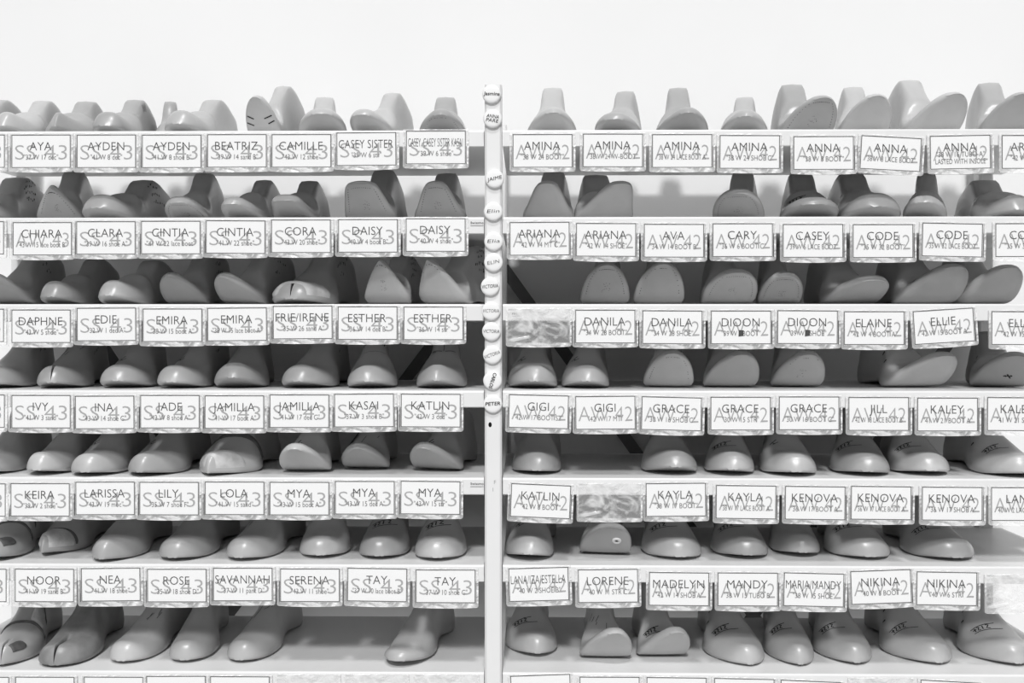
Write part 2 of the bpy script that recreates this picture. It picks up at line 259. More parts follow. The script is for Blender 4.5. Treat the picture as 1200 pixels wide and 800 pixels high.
  dict(x=0.2832, z=1.6547, rot=0, season='AW 42', name='CARY', code='"36 W 6 BOOT C"', label='white AW 42 card 36 W 6 BOOT C, fourth from post, second shelf edge', group='name cards on the second shelf edge of the AW 42 rack'),
  dict(x=0.3894, z=1.6535, rot=0, season='AW 42', name='CASEY', code='"39 W 6 LACE BOOT"', label='white AW 42 card 39 W 6 LACE BOOT, fifth from post, second shelf edge', group='name cards on the second shelf edge of the AW 42 rack'),
  dict(x=0.495, z=1.6531, rot=0, season='AW 42', name='CODE', code='"35 W 32 BOOT"', label='white AW 42 card 35 W 32 BOOT, sixth from post, second shelf edge', group='name cards on the second shelf edge of the AW 42 rack'),
  dict(x=0.5999, z=1.6555, rot=-1.2, season='AW 42', name='CODE', code='"35 W 32 LACE BOOT"', label='white AW 42 card 35 W 32 LACE BOOT, seventh from post, second shelf edge', group='name cards on the second shelf edge of the AW 42 rack'),
  dict(x=0.7096, z=1.6543, rot=0, season='AW 42', name='CODE', code='"35 W 32 SHOE"', label='cropped white AW 42 card, eighth from the post, second shelf edge', group='name cards on the second shelf edge of the AW 42 rack'),
  dict(x=-0.0261, z=1.5247, rot=0, season=None, name='', code='', label='empty crinkled clear sleeve, first from the post, third shelf edge of the AW 42 rack', group='name cards on the third shelf edge of the AW 42 rack'),
  dict(x=0.075, z=1.5237, rot=0, season='AW 42', name='DANILA', code='"34 W 28 BOOT"', label='white AW 42 card 34 W 28 BOOT, second from post, third shelf edge', group='name cards on the third shelf edge of the AW 42 rack'),
  dict(x=0.1769, z=1.5229, rot=-0.4, season='AW 42', name='DANILA', code='"34 W 28 SHOE"', label='white AW 42 card 34 W 28 SHOE, third from post, third shelf edge', group='name cards on the third shelf edge of the AW 42 rack'),
  dict(x=0.2807, z=1.5224, rot=0, season='AW 42', name='DIOON', code='"39 W # BOOT"', label='white AW 42 card with blotted number and BOOT, fourth from the post, third shelf edge', group='name cards on the third shelf edge of the AW 42 rack'),
  dict(x=0.3813, z=1.523, rot=-0.4, season='AW 42', name='DIOON', code='"39 W # SHOE"', label='white AW 42 card with blotted number and SHOE, fifth from the post, third shelf edge', group='name cards on the third shelf edge of the AW 42 rack'),
  dict(x=0.4817, z=1.5213, rot=0, season='AW 42', name='ELAINE', code='"42 W 4 BOOT A"', label='white AW 42 card 42 W 4 BOOT A, sixth from post, third shelf edge', group='name cards on the third shelf edge of the AW 42 rack'),
  dict(x=0.5852, z=1.5213, rot=3.6, season='AW 42', name='ELLIE', code='"42 W 15 BOOT A"', label='white AW 42 card 42 W 15 BOOT A, seventh from post, third shelf edge', group='name cards on the third shelf edge of the AW 42 rack'),
  dict(x=0.7038, z=1.5215, rot=-0.3, season='AW 42', name='ELLIE', code='"42 W 15 LACE"', label='cropped white AW 42 card, eighth from the post, third shelf edge', group='name cards on the third shelf edge of the AW 42 rack'),
  dict(x=-0.0257, z=1.3954, rot=-1.3, season='AW 42', name='GIGI', code='"42 W 17 BOOT ST"', label='white AW 42 card 42 W 17 BOOT ST, first from post, fourth shelf edge', group='name cards on the fourth shelf edge of the AW 42 rack'),
  dict(x=0.075, z=1.3924, rot=0.5, season='AW 42', name='GIGI', code='"42 W 17 MT"', label='white AW 42 card 42 W 17 MT, second from post, fourth shelf edge', group='name cards on the fourth shelf edge of the AW 42 rack'),
  dict(x=0.176, z=1.3925, rot=-1.3, season='AW 42', name='GRACE', code='"30 W 16 SHOE C"', label='white AW 42 card 30 W 16 SHOE C, third from post, fourth shelf edge', group='name cards on the fourth shelf edge of the AW 42 rack'),
  dict(x=0.28, z=1.3917, rot=0, season='AW 42', name='GRACE', code='"30 W 15 STR"', label='white AW 42 card 30 W 15 STR, fourth from post, fourth shelf edge', group='name cards on the fourth shelf edge of the AW 42 rack'),
  dict(x=0.3835, z=1.3923, rot=0, season='AW 42', name='GRACE', code='"30 W 16 BOOT C"', label='white AW 42 card 30 W 16 BOOT C, fifth from post, fourth shelf edge', group='name cards on the fourth shelf edge of the AW 42 rack'),
  dict(x=0.4885, z=1.3915, rot=0, season='AW 42', name='JILL', code='"42 W 18 LACE BOOT B"', label='white AW 42 card 42 W 18 LACE BOOT B, sixth from post, fourth shelf edge', group='name cards on the fourth shelf edge of the AW 42 rack'),
  dict(x=0.5922, z=1.3907, rot=0, season='AW 42', name='KALEY', code='"41 W 21 BOOT A"', label='white AW 42 card 41 W 21 BOOT A, seventh from post, fourth shelf edge', group='name cards on the fourth shelf edge of the AW 42 rack'),
  dict(x=0.6974, z=1.3917, rot=-0.4, season='AW 42', name='KALEY', code='"41 W 21 SHOE"', label='cropped white AW 42 card, eighth from the post, fourth shelf edge', group='name cards on the fourth shelf edge of the AW 42 rack'),
  dict(x=-0.0222, z=1.2602, rot=-2.3, season='AW 42', name='KATLIN', code='"42 W 8 BOOT"', label='white AW 42 card 42 W 8 BOOT, first from post, fifth shelf edge', group='name cards on the fifth shelf edge of the AW 42 rack'),
  dict(x=0.0815, z=1.2589, rot=0, season=None, name='', code='', label='empty crinkled clear sleeve, second from the post, fifth shelf edge of the AW 42 rack', group='name cards on the fifth shelf edge of the AW 42 rack'),
  dict(x=0.1818, z=1.2604, rot=0.6, season='AW 42', name='KAYLA', code='"38 W 17 BOOT"', label='white AW 42 card 38 W 17 BOOT, third from post, fifth shelf edge', group='name cards on the fifth shelf edge of the AW 42 rack'),
  dict(x=0.2884, z=1.258, rot=-0.6, season='AW 42', name='KAYLA', code='"38 W 17 LACE BOOT A"', label='white AW 42 card 38 W 17 LACE BOOT A, fourth from post, fifth shelf edge', group='name cards on the fifth shelf edge of the AW 42 rack'),
  dict(x=0.3929, z=1.2569, rot=-0.6, season='AW 42', name='KENOVA', code='"36 W 17 BOOT A"', label='white AW 42 card 36 W 17 BOOT A, fifth from post, fifth shelf edge', group='name cards on the fifth shelf edge of the AW 42 rack'),
  dict(x=0.4924, z=1.2571, rot=-0.5, season='AW 42', name='KENOVA', code='"36 W 17 LACE BOOT A"', label='white AW 42 card 36 W 17 LACE BOOT A, sixth from post, fifth shelf edge', group='name cards on the fifth shelf edge of the AW 42 rack'),
  dict(x=0.5993, z=1.2561, rot=-0.3, season='AW 42', name='KENOVA', code='"36 W 17 SHOE A"', label='white AW 42 card 36 W 17 SHOE A, seventh from post, fifth shelf edge', group='name cards on the fifth shelf edge of the AW 42 rack'),
  dict(x=0.7032, z=1.2556, rot=0, season='AW 42', name='LANA', code='"40 W 2 LACE BOOT"', label='cropped white AW 42 card, eighth from the post, fifth shelf edge', group='name cards on the fifth shelf edge of the AW 42 rack'),
  dict(x=-0.0268, z=1.1304, rot=1.8, season='AW 42', name='LANA/IZA/ESTELLA', code='"40 W 2 SHOE B"', label='white AW 42 card 40 W 2 SHOE B, first from post, sixth shelf edge', group='name cards on the sixth shelf edge of the AW 42 rack'),
  dict(x=0.0789, z=1.1292, rot=0.8, season='AW 42', name='LORENE', code='"40 W 11 STR C"', label='white AW 42 card 40 W 11 STR C, second from post, sixth shelf edge', group='name cards on the sixth shelf edge of the AW 42 rack'),
  dict(x=0.187, z=1.1257, rot=-0.4, season='AW 42', name='MADELYN', code='"42 W 14 SHOE A"', label='white AW 42 card 42 W 14 SHOE A, third from post, sixth shelf edge', group='name cards on the sixth shelf edge of the AW 42 rack'),
  dict(x=0.291, z=1.1254, rot=-0.2, season='AW 42', name='MANDY', code='"38 W 15 TUBO B"', label='white AW 42 card 38 W 15 TUBO B, fourth from post, sixth shelf edge', group='name cards on the sixth shelf edge of the AW 42 rack'),
  dict(x=0.3912, z=1.1259, rot=-1.2, season='AW 42', name='MARJA/MANDY', code='"38 W 15 SHOE"', label='white AW 42 card 38 W 15 SHOE, fifth from post, sixth shelf edge', group='name cards on the sixth shelf edge of the AW 42 rack'),
  dict(x=0.4911, z=1.1279, rot=2.2, season='AW 42', name='NIKINA', code='"40 W 6 BOOT"', label='white AW 42 card 40 W 6 BOOT, sixth from post, sixth shelf edge', group='name cards on the sixth shelf edge of the AW 42 rack'),
  dict(x=0.5913, z=1.128, rot=-0.8, season='AW 42', name='NIKINA', code='"40 W 6 STR"', label='white AW 42 card 40 W 6 STR, seventh from post, sixth shelf edge', group='name cards on the sixth shelf edge of the AW 42 rack'),
  dict(x=0.6974, z=1.1222, rot=0, season=None, name='', code='', label='empty crinkled clear sleeve, eighth from the post, sixth shelf edge of the AW 42 rack', group='name cards on the sixth shelf edge of the AW 42 rack'),
  dict(x=-0.0239, z=0.9671, rot=2.2, season='AW 42', name='', code='', label='white AW 42 card with top edge in view, first from the post, lowest shelf edge', group='name cards on the lowest shelf edge of the AW 42 rack'),
  dict(x=0.0815, z=0.9665, rot=0, season='AW 42', name='', code='', label='white AW 42 card with top edge in view, second from the post, lowest shelf edge', group='name cards on the lowest shelf edge of the AW 42 rack'),
  dict(x=0.1831, z=0.9663, rot=-0.4, season='AW 42', name='', code='', label='white AW 42 card with top edge in view, third from the post, lowest shelf edge', group='name cards on the lowest shelf edge of the AW 42 rack'),
  dict(x=0.2858, z=0.9655, rot=-1, season='AW 42', name='', code='', label='white AW 42 card with top edge in view, fourth from the post, lowest shelf edge', group='name cards on the lowest shelf edge of the AW 42 rack'),
  dict(x=0.3864, z=0.9634, rot=-2.2, season='AW 42', name='', code='', label='white AW 42 card with top edge in view, fifth from the post, lowest shelf edge', group='name cards on the lowest shelf edge of the AW 42 rack'),
  dict(x=0.492, z=0.9652, rot=0, season=None, name='', code='', label='empty crinkled clear sleeve, sixth from the post, lowest shelf edge of the AW 42 rack', group='name cards on the lowest shelf edge of the AW 42 rack'),
  dict(x=0.5974, z=0.9644, rot=-2.8, season='AW 42', name='', code='', label='white AW 42 card with top edge in view, seventh from the post, lowest shelf edge', group='name cards on the lowest shelf edge of the AW 42 rack'),
]
LASTS = [
  dict(bay='L', row=1, x=-0.9039, y=0.1135, yaw=-0.063, toe='almond', W=0.071, L=0.235, H=0.0822, th=0.157, tt=0.03, skew=0, bend=0.66, mark=None, pad=None, groove=None, nails=0, scr=0, hinge=0, eyelet=0, dark=0, label='almond-toed pale shoe last, tenth from post, SS 43 rack, top shelf', group='shoe lasts on the top shelf of the SS 43 rack'),
  dict(bay='L', row=1, x=-0.8191, y=0.1078, yaw=0.039, toe='almond', W=0.0709, L=0.235, H=0.0792, th=0.244, tt=0.03, skew=0, bend=0.66, mark=None, pad=None, groove=None, nails=0, scr=0, hinge=0, eyelet=0, dark=0, label='almond-toed pale shoe last, ninth from post, SS 43 rack, top shelf', group='shoe lasts on the top shelf of the SS 43 rack'),
  dict(bay='L', row=1, x=-0.7429, y=0.1127, yaw=0.094, toe='point', W=0.0832, L=0.235, H=0.0786, th=0.244, tt=0.03, skew=0, bend=0.66, mark=None, pad=None, groove=None, nails=0, scr=0, hinge=0, eyelet=0, dark=0, label='pointed pale shoe last, eighth from post, SS 43 rack, top shelf', group='shoe lasts on the top shelf of the SS 43 rack'),
  dict(bay='L', row=1, x=-0.6607, y=0.1098, yaw=0.058, toe='square', W=0.0706, L=0.235, H=0.0806, th=0.244, tt=0.03, skew=0, bend=0.66, mark='heel', pad=None, groove=None, nails=0, scr=0, hinge=0, eyelet=0, dark=0, label='square-toed pale shoe last, seventh from post, SS 43 rack, top shelf', group='shoe lasts on the top shelf of the SS 43 rack'),
  dict(bay='L', row=1, x=-0.6174, y=0.2008, yaw=0.247, toe='round', W=0.055, L=0.13, H=0.0908, th=0.157, tt=0.03, skew=0, bend=0.66, mark=None, pad=None, groove=None, nails=0, scr=0, hinge=0, eyelet=0, dark=0, label='round-toed pale shoe last, sixth from post, SS 43 rack, top shelf', group='shoe lasts on the top shelf of the SS 43 rack'),
  dict(bay='L', row=1, x=-0.5348, y=0.1033, yaw=-0.086, toe='blunt', W=0.0675, L=0.235, H=0.0788, th=0.279, tt=0.03, skew=0, bend=0.66, mark=None, pad=None, groove=None, nails=0, scr=0, hinge=0, eyelet=0, dark=0, label='blunt-toed pale shoe last, fifth from post, SS 43 rack, top shelf', group='shoe lasts on the top shelf of the SS 43 rack'),
  dict(bay='L', row=1, x=-0.4166, y=0.0909, yaw=-0.15, toe='egg', W=0.057, L=0.235, H=0.0988, th=0.863, tt=0.017, skew=0.05, bend=0.56, mark=None, pad=None, groove=None, nails=2, scr=0, hinge=0, eyelet=0, dark=0, label='pale shoe last with lined sole, fourth from post, SS 43 rack, top shelf', group='shoe lasts on the top shelf of the SS 43 rack'),
  dict(bay='L', row=1, x=-0.3281, y=0.097, yaw=0.162, toe='round', W=0.0766, L=0.235, H=0.081, th=0.393, tt=0.017, skew=0, bend=0.56, mark=None, pad=None, groove=None, nails=0, scr=0, hinge=0, eyelet=0, dark=0, label='round-toed pale shoe last, third from post, SS 43 rack, top shelf', group='shoe lasts on the top shelf of the SS 43 rack'),
  dict(bay='L', row=1, x=-0.2375, y=0.0993, yaw=-0.195, toe='round', W=0.066, L=0.235, H=0.0884, th=0.377, tt=0.017, skew=-0.05, bend=0.56, mark=None, pad=None, groove=None, nails=0, scr=0, hinge=0, eyelet=0, dark=0, label='round-toed pale shoe last, second from post, SS 43 rack, top shelf', group='shoe lasts on the top shelf of the SS 43 rack'),
  dict(bay='L', row=1, x=-0.1337, y=0.1031, yaw=0.021, toe='almond', W=0.077, L=0.235, H=0.082, th=0.379, tt=0.017, skew=0, bend=0.56, mark=None, pad=None, groove=None, nails=3, scr=0, hinge=0, eyelet=0, dark=0, label='almond-toed pale shoe last, first from post, SS 43 rack, top shelf', group='shoe lasts on the top shelf of the SS 43 rack'),
  dict(bay='L', row=2, x=-0.8693, y=0.1099, yaw=-0.004, toe='almond', W=0.0886, L=0.235, H=0.0815, th=0.314, tt=0.03, skew=0, bend=0.66, mark=None, pad=None, groove=None, nails=0, scr=1, hinge=0, eyelet=0, dark=0, label='almond-toed grey shoe last, eighth from post, SS 43 rack, second shelf', group='shoe lasts on the second shelf of the SS 43 rack'),
  dict(bay='L', row=2, x=-0.7501, y=0.0898, yaw=0.167, toe='point', W=0.0733, L=0.235, H=0.0898, th=0.668, tt=0.017, skew=0, bend=0.56, mark=None, pad=None, groove=None, nails=1, scr=0, hinge=0, eyelet=0, dark=0, label='pointed shoe last showing its sole, seventh from post, SS 43 rack, second shelf', group='shoe lasts on the second shelf of the SS 43 rack'),
  dict(bay='L', row=2, x=-0.6609, y=0.1101, yaw=-0.131, toe='blunt', W=0.0838, L=0.235, H=0.0766, th=0.349, tt=0.03, skew=0, bend=0.66, mark=None, pad=None, groove=None, nails=0, scr=1, hinge=0, eyelet=0, dark=0, label='blunt-toed grey shoe last, sixth from post, SS 43 rack, second shelf', group='shoe lasts on the second shelf of the SS 43 rack'),
  dict(bay='L', row=2, x=-0.5441, y=0.1104, yaw=0.046, toe='round', W=0.0685, L=0.235, H=0.0882, th=0.351, tt=0.017, skew=-0.03, bend=0.56, mark=None, pad=None, groove=None, nails=1, scr=0, hinge=0, eyelet=0, dark=0, label='round-toed grey shoe last, fifth from post, SS 43 rack, second shelf', group='shoe lasts on the second shelf of the SS 43 rack'),
  dict(bay='L', row=2, x=-0.447, y=0.1012, yaw=-0.055, toe='round', W=0.0634, L=0.235, H=0.075, th=0.303, tt=0.017, skew=-0.08, bend=0.56, mark=None, pad=None, groove=None, nails=0, scr=0, hinge=0, eyelet=0, dark=0, label='round-toed grey shoe last, fourth from post, SS 43 rack, second shelf', group='shoe lasts on the second shelf of the SS 43 rack'),
  dict(bay='L', row=2, x=-0.3693, y=0.1048, yaw=-0.041, toe='square', W=0.075, L=0.235, H=0.074, th=0.384, tt=0.017, skew=-0.04, bend=0.56, mark=None, pad=None, groove=None, nails=0, scr=0, hinge=0, eyelet=0, dark=0, label='square-toed grey shoe last, third from post, SS 43 rack, second shelf', group='shoe lasts on the second shelf of the SS 43 rack'),
  dict(bay='L', row=2, x=-0.2454, y=0.0828, yaw=-0.122, toe='square', W=0.0838, L=0.235, H=0.0891, th=0.788, tt=0.017, skew=-0.05, bend=0.56, mark=None, pad=None, groove=None, nails=1, scr=0, hinge=0, eyelet=0, dark=0, label='square-toed shoe last showing its sole, second from post, SS 43 rack, second shelf', group='shoe lasts on the second shelf of the SS 43 rack'),
  dict(bay='L', row=2, x=-0.1367, y=0.0872, yaw=-0.068, toe='chisel', W=0.0831, L=0.235, H=0.0839, th=0.796, tt=0.017, skew=0, bend=0.56, mark=None, pad=None, groove=None, nails=1, scr=0, hinge=0, eyelet=0, dark=0, label='square-toed shoe last showing its sole, first from post, SS 43 rack, second shelf', group='shoe lasts on the second shelf of the SS 43 rack'),
  dict(bay='L', row=3, x=-0.8269, y=0.0928, yaw=-0.024, toe='almond', W=0.0689, L=0.235, H=0.097, th=0.564, tt=0.017, skew=-0.05, bend=0.56, mark=None, pad=None, groove=None, nails=0, scr=1, hinge=0, eyelet=0, dark=0, label='almond-toed grey shoe last, eighth from post, SS 43 rack, third shelf', group='shoe lasts on the third shelf of the SS 43 rack'),
  dict(bay='L', row=3, x=-0.7394, y=0.1129, yaw=-0.044, toe='blunt', W=0.0643, L=0.235, H=0.0755, th=0.227, tt=0.03, skew=0, bend=0.66, mark=None, pad=None, groove=None, nails=0, scr=0, hinge=0, eyelet=0, dark=0, label='blunt-toed grey shoe last, seventh from post, SS 43 rack, third shelf', group='shoe lasts on the third shelf of the SS 43 rack'),
  dict(bay='L', row=3, x=-0.6414, y=0.1061, yaw=-0.087, toe='round', W=0.0714, L=0.235, H=0.072, th=0.262, tt=0.03, skew=0, bend=0.66, mark=None, pad=None, groove=None, nails=0, scr=0, hinge=0, eyelet=0, dark=0, label='round-toed grey shoe last, sixth from post, SS 43 rack, third shelf', group='shoe lasts on the third shelf of the SS 43 rack'),
  dict(bay='L', row=3, x=-0.546, y=0.1019, yaw=-0.07, toe='almond', W=0.0708, L=0.235, H=0.097, th=0.598, tt=0.017, skew=-0.1, bend=0.56, mark=None, pad=None, groove=None, nails=0, scr=1, hinge=0, eyelet=0, dark=0, label='almond-toed grey shoe last, fifth from post, SS 43 rack, third shelf', group='shoe lasts on the third shelf of the SS 43 rack'),
  dict(bay='L', row=3, x=-0.4506, y=0.0972, yaw=-0.237, toe='almond', W=0.0744, L=0.235, H=0.097, th=0.595, tt=0.017, skew=-0.1, bend=0.56, mark=None, pad=None, groove=None, nails=0, scr=1, hinge=0, eyelet=0, dark=0, label='almond-toed grey shoe last, fourth from post, SS 43 rack, third shelf', group='shoe lasts on the third shelf of the SS 43 rack'),
  dict(bay='L', row=3, x=-0.3497, y=0.1116, yaw=-0.209, toe='round', W=0.1, L=0.235, H=0.097, th=0.157, tt=0.03, skew=0, bend=0.66, mark=None, pad='toe', groove=0.86, nails=0, scr=1, hinge=0, eyelet=0, dark=0, label='two-toed shoe last with pale toe piece, third from post, SS 43 rack, third shelf', group='shoe lasts on the third shelf of the SS 43 rack'),
  dict(bay='L', row=3, x=-0.2174, y=0.0693, yaw=-0.188, toe='point', W=0.0763, L=0.235, H=0.0792, th=1.07, tt=0.017, skew=0, bend=0.56, mark=None, pad=None, groove=None, nails=4, scr=1, hinge=0, eyelet=0, dark=0, label='pointed shoe last showing its sole, second from post, SS 43 rack, third shelf', group='shoe lasts on the third shelf of the SS 43 rack'),
  dict(bay='L', row=3, x=-0.1241, y=0.0595, yaw=-0.441, toe='point', W=0.0863, L=0.235, H=0.092, th=1.1, tt=0.017, skew=-0.1, bend=0.56, mark=None, pad=None, groove=None, nails=5, scr=1, hinge=0, eyelet=0, dark=0, label='pointed shoe last showing its sole, first from post, SS 43 rack, third shelf', group='shoe lasts on the third shelf of the SS 43 rack'),
  dict(bay='L', row=4, x=-0.8372, y=0.1095, yaw=0.129, toe='round', W=0.0747, L=0.235, H=0.097, th=0.157, tt=0.03, skew=-0.08, bend=0.66, mark=None, pad=None, groove=None, nails=0, scr=1, hinge=0, eyelet=0, dark=0, label='round-toed grey shoe last, eighth from post, SS 43 rack, fourth shelf', group='shoe lasts on the fourth shelf of the SS 43 rack'),
  dict(bay='L', row=4, x=-0.7416, y=0.1041, yaw=0.115, toe='round', W=0.075, L=0.235, H=0.097, th=0.192, tt=0.03, skew=-0.08, bend=0.66, mark='scratch', pad=None, groove=0.86, nails=0, scr=1, hinge=0, eyelet=0, dark=0, label='grey split-toed shoe last, seventh from post, SS 43 rack, fourth shelf', group='shoe lasts on the fourth shelf of the SS 43 rack'),
  dict(bay='L', row=4, x=-0.6407, y=0.1106, yaw=0.123, toe='blunt', W=0.0793, L=0.235, H=0.097, th=0.244, tt=0.03, skew=-0.08, bend=0.66, mark='tick', pad=None, groove=None, nails=0, scr=0, hinge=0, eyelet=0, dark=0, label='blunt-toed grey shoe last, sixth from post, SS 43 rack, fourth shelf', group='shoe lasts on the fourth shelf of the SS 43 rack'),
  dict(bay='L', row=4, x=-0.5438, y=0.1064, yaw=-0.024, toe='blunt', W=0.0743, L=0.235, H=0.097, th=0.209, tt=0.03, skew=-0.08, bend=0.66, mark='tick', pad=None, groove=None, nails=0, scr=1, hinge=0, eyelet=0, dark=0, label='blunt-toed grey shoe last, fifth from post, SS 43 rack, fourth shelf', group='shoe lasts on the fourth shelf of the SS 43 rack'),
  dict(bay='L', row=4, x=-0.457, y=0.1067, yaw=0.091, toe='round', W=0.0815, L=0.235, H=0.097, th=0.349, tt=0.03, skew=-0.08, bend=0.66, mark=None, pad=None, groove=None, nails=0, scr=0, hinge=0, eyelet=0, dark=0, label='round-toed grey shoe last, fourth from post, SS 43 rack, fourth shelf', group='shoe lasts on the fourth shelf of the SS 43 rack'),
  dict(bay='L', row=4, x=-0.3433, y=0.1122, yaw=-0.066, toe='round', W=0.0842, L=0.235, H=0.097, th=0.227, tt=0.03, skew=-0.08, bend=0.66, mark=None, pad=None, groove=None, nails=0, scr=1, hinge=0, eyelet=0, dark=0, label='round-toed grey shoe last, third from post, SS 43 rack, fourth shelf', group='shoe lasts on the fourth shelf of the SS 43 rack'),
  dict(bay='L', row=4, x=-0.2474, y=0.1081, yaw=0.119, toe='round', W=0.0796, L=0.235, H=0.097, th=0.227, tt=0.03, skew=-0.08, bend=0.66, mark='words', pad=None, groove=None, nails=0, scr=0, hinge=0, eyelet=0, dark=0, label='grey shoe last with bold inked words, second from post, SS 43 rack, fourth shelf', group='shoe lasts on the fourth shelf of the SS 43 rack'),
  dict(bay='L', row=4, x=-0.1337, y=0.1026, yaw=0.02, toe='almond', W=0.081, L=0.235, H=0.097, th=0.262, tt=0.03, skew=-0.08, bend=0.66, mark='arrow', pad=None, groove=None, nails=0, scr=0, hinge=0, eyelet=0, dark=0, label='grey shoe last with inked arrow, first from post, SS 43 rack, fourth shelf', group='shoe lasts on the fourth shelf of the SS 43 rack'),
  dict(bay='L', row=5, x=-0.8395, y=0.0853, yaw=0.064, toe='almond', W=0.073, L=0.235, H=0.097, th=0.157, tt=0.03, skew=-0.08, bend=0.66, mark=None, pad=None, groove=None, nails=0, scr=1, hinge=0, eyelet=0, dark=0, label='almond-toed grey shoe last, eighth from post, SS 43 rack, fifth shelf', group='shoe lasts on the fifth shelf of the SS 43 rack'),
  dict(bay='L', row=5, x=-0.748, y=0.0881, yaw=0.006, toe='round', W=0.0673, L=0.235, H=0.097, th=0.175, tt=0.03, skew=-0.08, bend=0.66, mark=None, pad=None, groove=None, nails=0, scr=0, hinge=0, eyelet=0, dark=0, label='round-toed grey shoe last, seventh from post, SS 43 rack, fifth shelf', group='shoe lasts on the fifth shelf of the SS 43 rack'),
  dict(bay='L', row=5, x=-0.6713, y=0.0805, yaw=0.036, toe='round', W=0.0788, L=0.235, H=0.097, th=0.14, tt=0.03, skew=-0.08, bend=0.66, mark='tick', pad=None, groove=None, nails=0, scr=1, hinge=0, eyelet=0, dark=0, label='round-toed grey shoe last, sixth from post, SS 43 rack, fifth shelf', group='shoe lasts on the fifth shelf of the SS 43 rack'),
  dict(bay='L', row=5, x=-0.5792, y=0.0802, yaw=-0.063, toe='almond', W=0.0854, L=0.235, H=0.097, th=0.14, tt=0.03, skew=-0.08, bend=0.66, mark='tick', pad=None, groove=None, nails=0, scr=1, hinge=0, eyelet=0, dark=0, label='almond-toed grey shoe last, fifth from post, SS 43 rack, fifth shelf', group='shoe lasts on the fifth shelf of the SS 43 rack'),
  dict(bay='L', row=5, x=-0.4699, y=0.0847, yaw=-0.11, toe='point', W=0.1, L=0.235, H=0.097, th=0.105, tt=0.03, skew=-0.08, bend=0.66, mark=None, pad='strap', groove=None, nails=0, scr=1, hinge=0, eyelet=0, dark=0, label='pointed shoe last with dark strap, fourth from post, SS 43 rack, fifth shelf', group='shoe lasts on the fifth shelf of the SS 43 rack'),
  dict(bay='L', row=5, x=-0.3461, y=0.0692, yaw=-0.025, toe='almond', W=0.0788, L=0.235, H=0.097, th=0.612, tt=0.017, skew=-0.08, bend=0.56, mark='tick', pad=None, groove=None, nails=0, scr=0, hinge=0, eyelet=0, dark=0, label='almond-toed shoe last showing its sole, third from post, SS 43 rack, fifth shelf', group='shoe lasts on the fifth shelf of the SS 43 rack'),
  dict(bay='L', row=5, x=-0.256, y=0.1003, yaw=-0.059, toe='almond', W=0.0763, L=0.235, H=0.097, th=0.572, tt=0.017, skew=-0.03, bend=0.56, mark='scratch', pad=None, groove=None, nails=0, scr=0, hinge=0, eyelet=0, dark=0, label='almond-toed grey shoe last, second from post, SS 43 rack, fifth shelf', group='shoe lasts on the fifth shelf of the SS 43 rack'),
  dict(bay='L', row=5, x=-0.1368, y=0.0854, yaw=-0.223, toe='almond', W=0.0803, L=0.235, H=0.097, th=0.601, tt=0.017, skew=-0.1, bend=0.56, mark='tick', pad=None, groove=None, nails=0, scr=0, hinge=0, eyelet=0, dark=0, label='almond-toed shoe last showing its sole, first from post, SS 43 rack, fifth shelf', group='shoe lasts on the fifth shelf of the SS 43 rack'),
  dict(bay='L', row=6, x=-0.831, y=0.0872, yaw=0.126, toe='round', W=0.0706, L=0.235, H=0.097, th=0.157, tt=0.03, skew=-0.08, bend=0.66, mark=None, pad='instep', groove=None, nails=0, scr=1, hinge=0, eyelet=0, dark=0, label='shoe last with strapped instep, eighth from post, SS 43 rack, sixth shelf', group='shoe lasts on the sixth shelf of the SS 43 rack'),
  dict(bay='L', row=6, x=-0.7537, y=0.1242, yaw=-0.019, toe='point', W=0.0752, L=0.235, H=0.097, th=0.14, tt=0.03, skew=-0.08, bend=0.66, mark=None, pad='toe', groove=None, nails=0, scr=0, hinge=0, eyelet=0, dark=0, label='pointed shoe last with pale toe piece, seventh from post, SS 43 rack, sixth shelf', group='shoe lasts on the sixth shelf of the SS 43 rack'),
  dict(bay='L', row=6, x=-0.6442, y=0.0879, yaw=-0.025, toe='almond', W=0.0783, L=0.235, H=0.097, th=0.105, tt=0.03, skew=-0.08, bend=0.66, mark=None, pad=None, groove=None, nails=0, scr=1, hinge=0, eyelet=0, dark=0, label='almond-toed grey shoe last, sixth from post, SS 43 rack, sixth shelf', group='shoe lasts on the sixth shelf of the SS 43 rack'),
  dict(bay='L', row=6, x=-0.5339, y=0.0953, yaw=-0.071, toe='round', W=0.0805, L=0.235, H=0.097, th=0.122, tt=0.03, skew=-0.08, bend=0.66, mark=None, pad=None, groove=None, nails=0, scr=1, hinge=0, eyelet=0, dark=0, label='round-toed grey shoe last, fifth from post, SS 43 rack, sixth shelf', group='shoe lasts on the sixth shelf of the SS 43 rack'),
  dict(bay='L', row=6, x=-0.4261, y=0.0959, yaw=-0.144, toe='round', W=0.0774, L=0.235, H=0.097, th=0.122, tt=0.03, skew=-0.08, bend=0.66, mark='scratch', pad=None, groove=None, nails=0, scr=1, hinge=0, eyelet=0, dark=0, label='round-toed grey shoe last, fourth from post, SS 43 rack, sixth shelf', group='shoe lasts on the sixth shelf of the SS 43 rack'),
  dict(bay='L', row=6, x=-0.3254, y=0.1168, yaw=0.134, toe='round', W=0.0807, L=0.235, H=0.097, th=0.122, tt=0.03, skew=-0.08, bend=0.66, mark=None, pad=None, groove=None, nails=0, scr=0, hinge=0, eyelet=0, dark=0, label='round-toed grey shoe last, third from post, SS 43 rack, sixth shelf', group='shoe lasts on the sixth shelf of the SS 43 rack'),
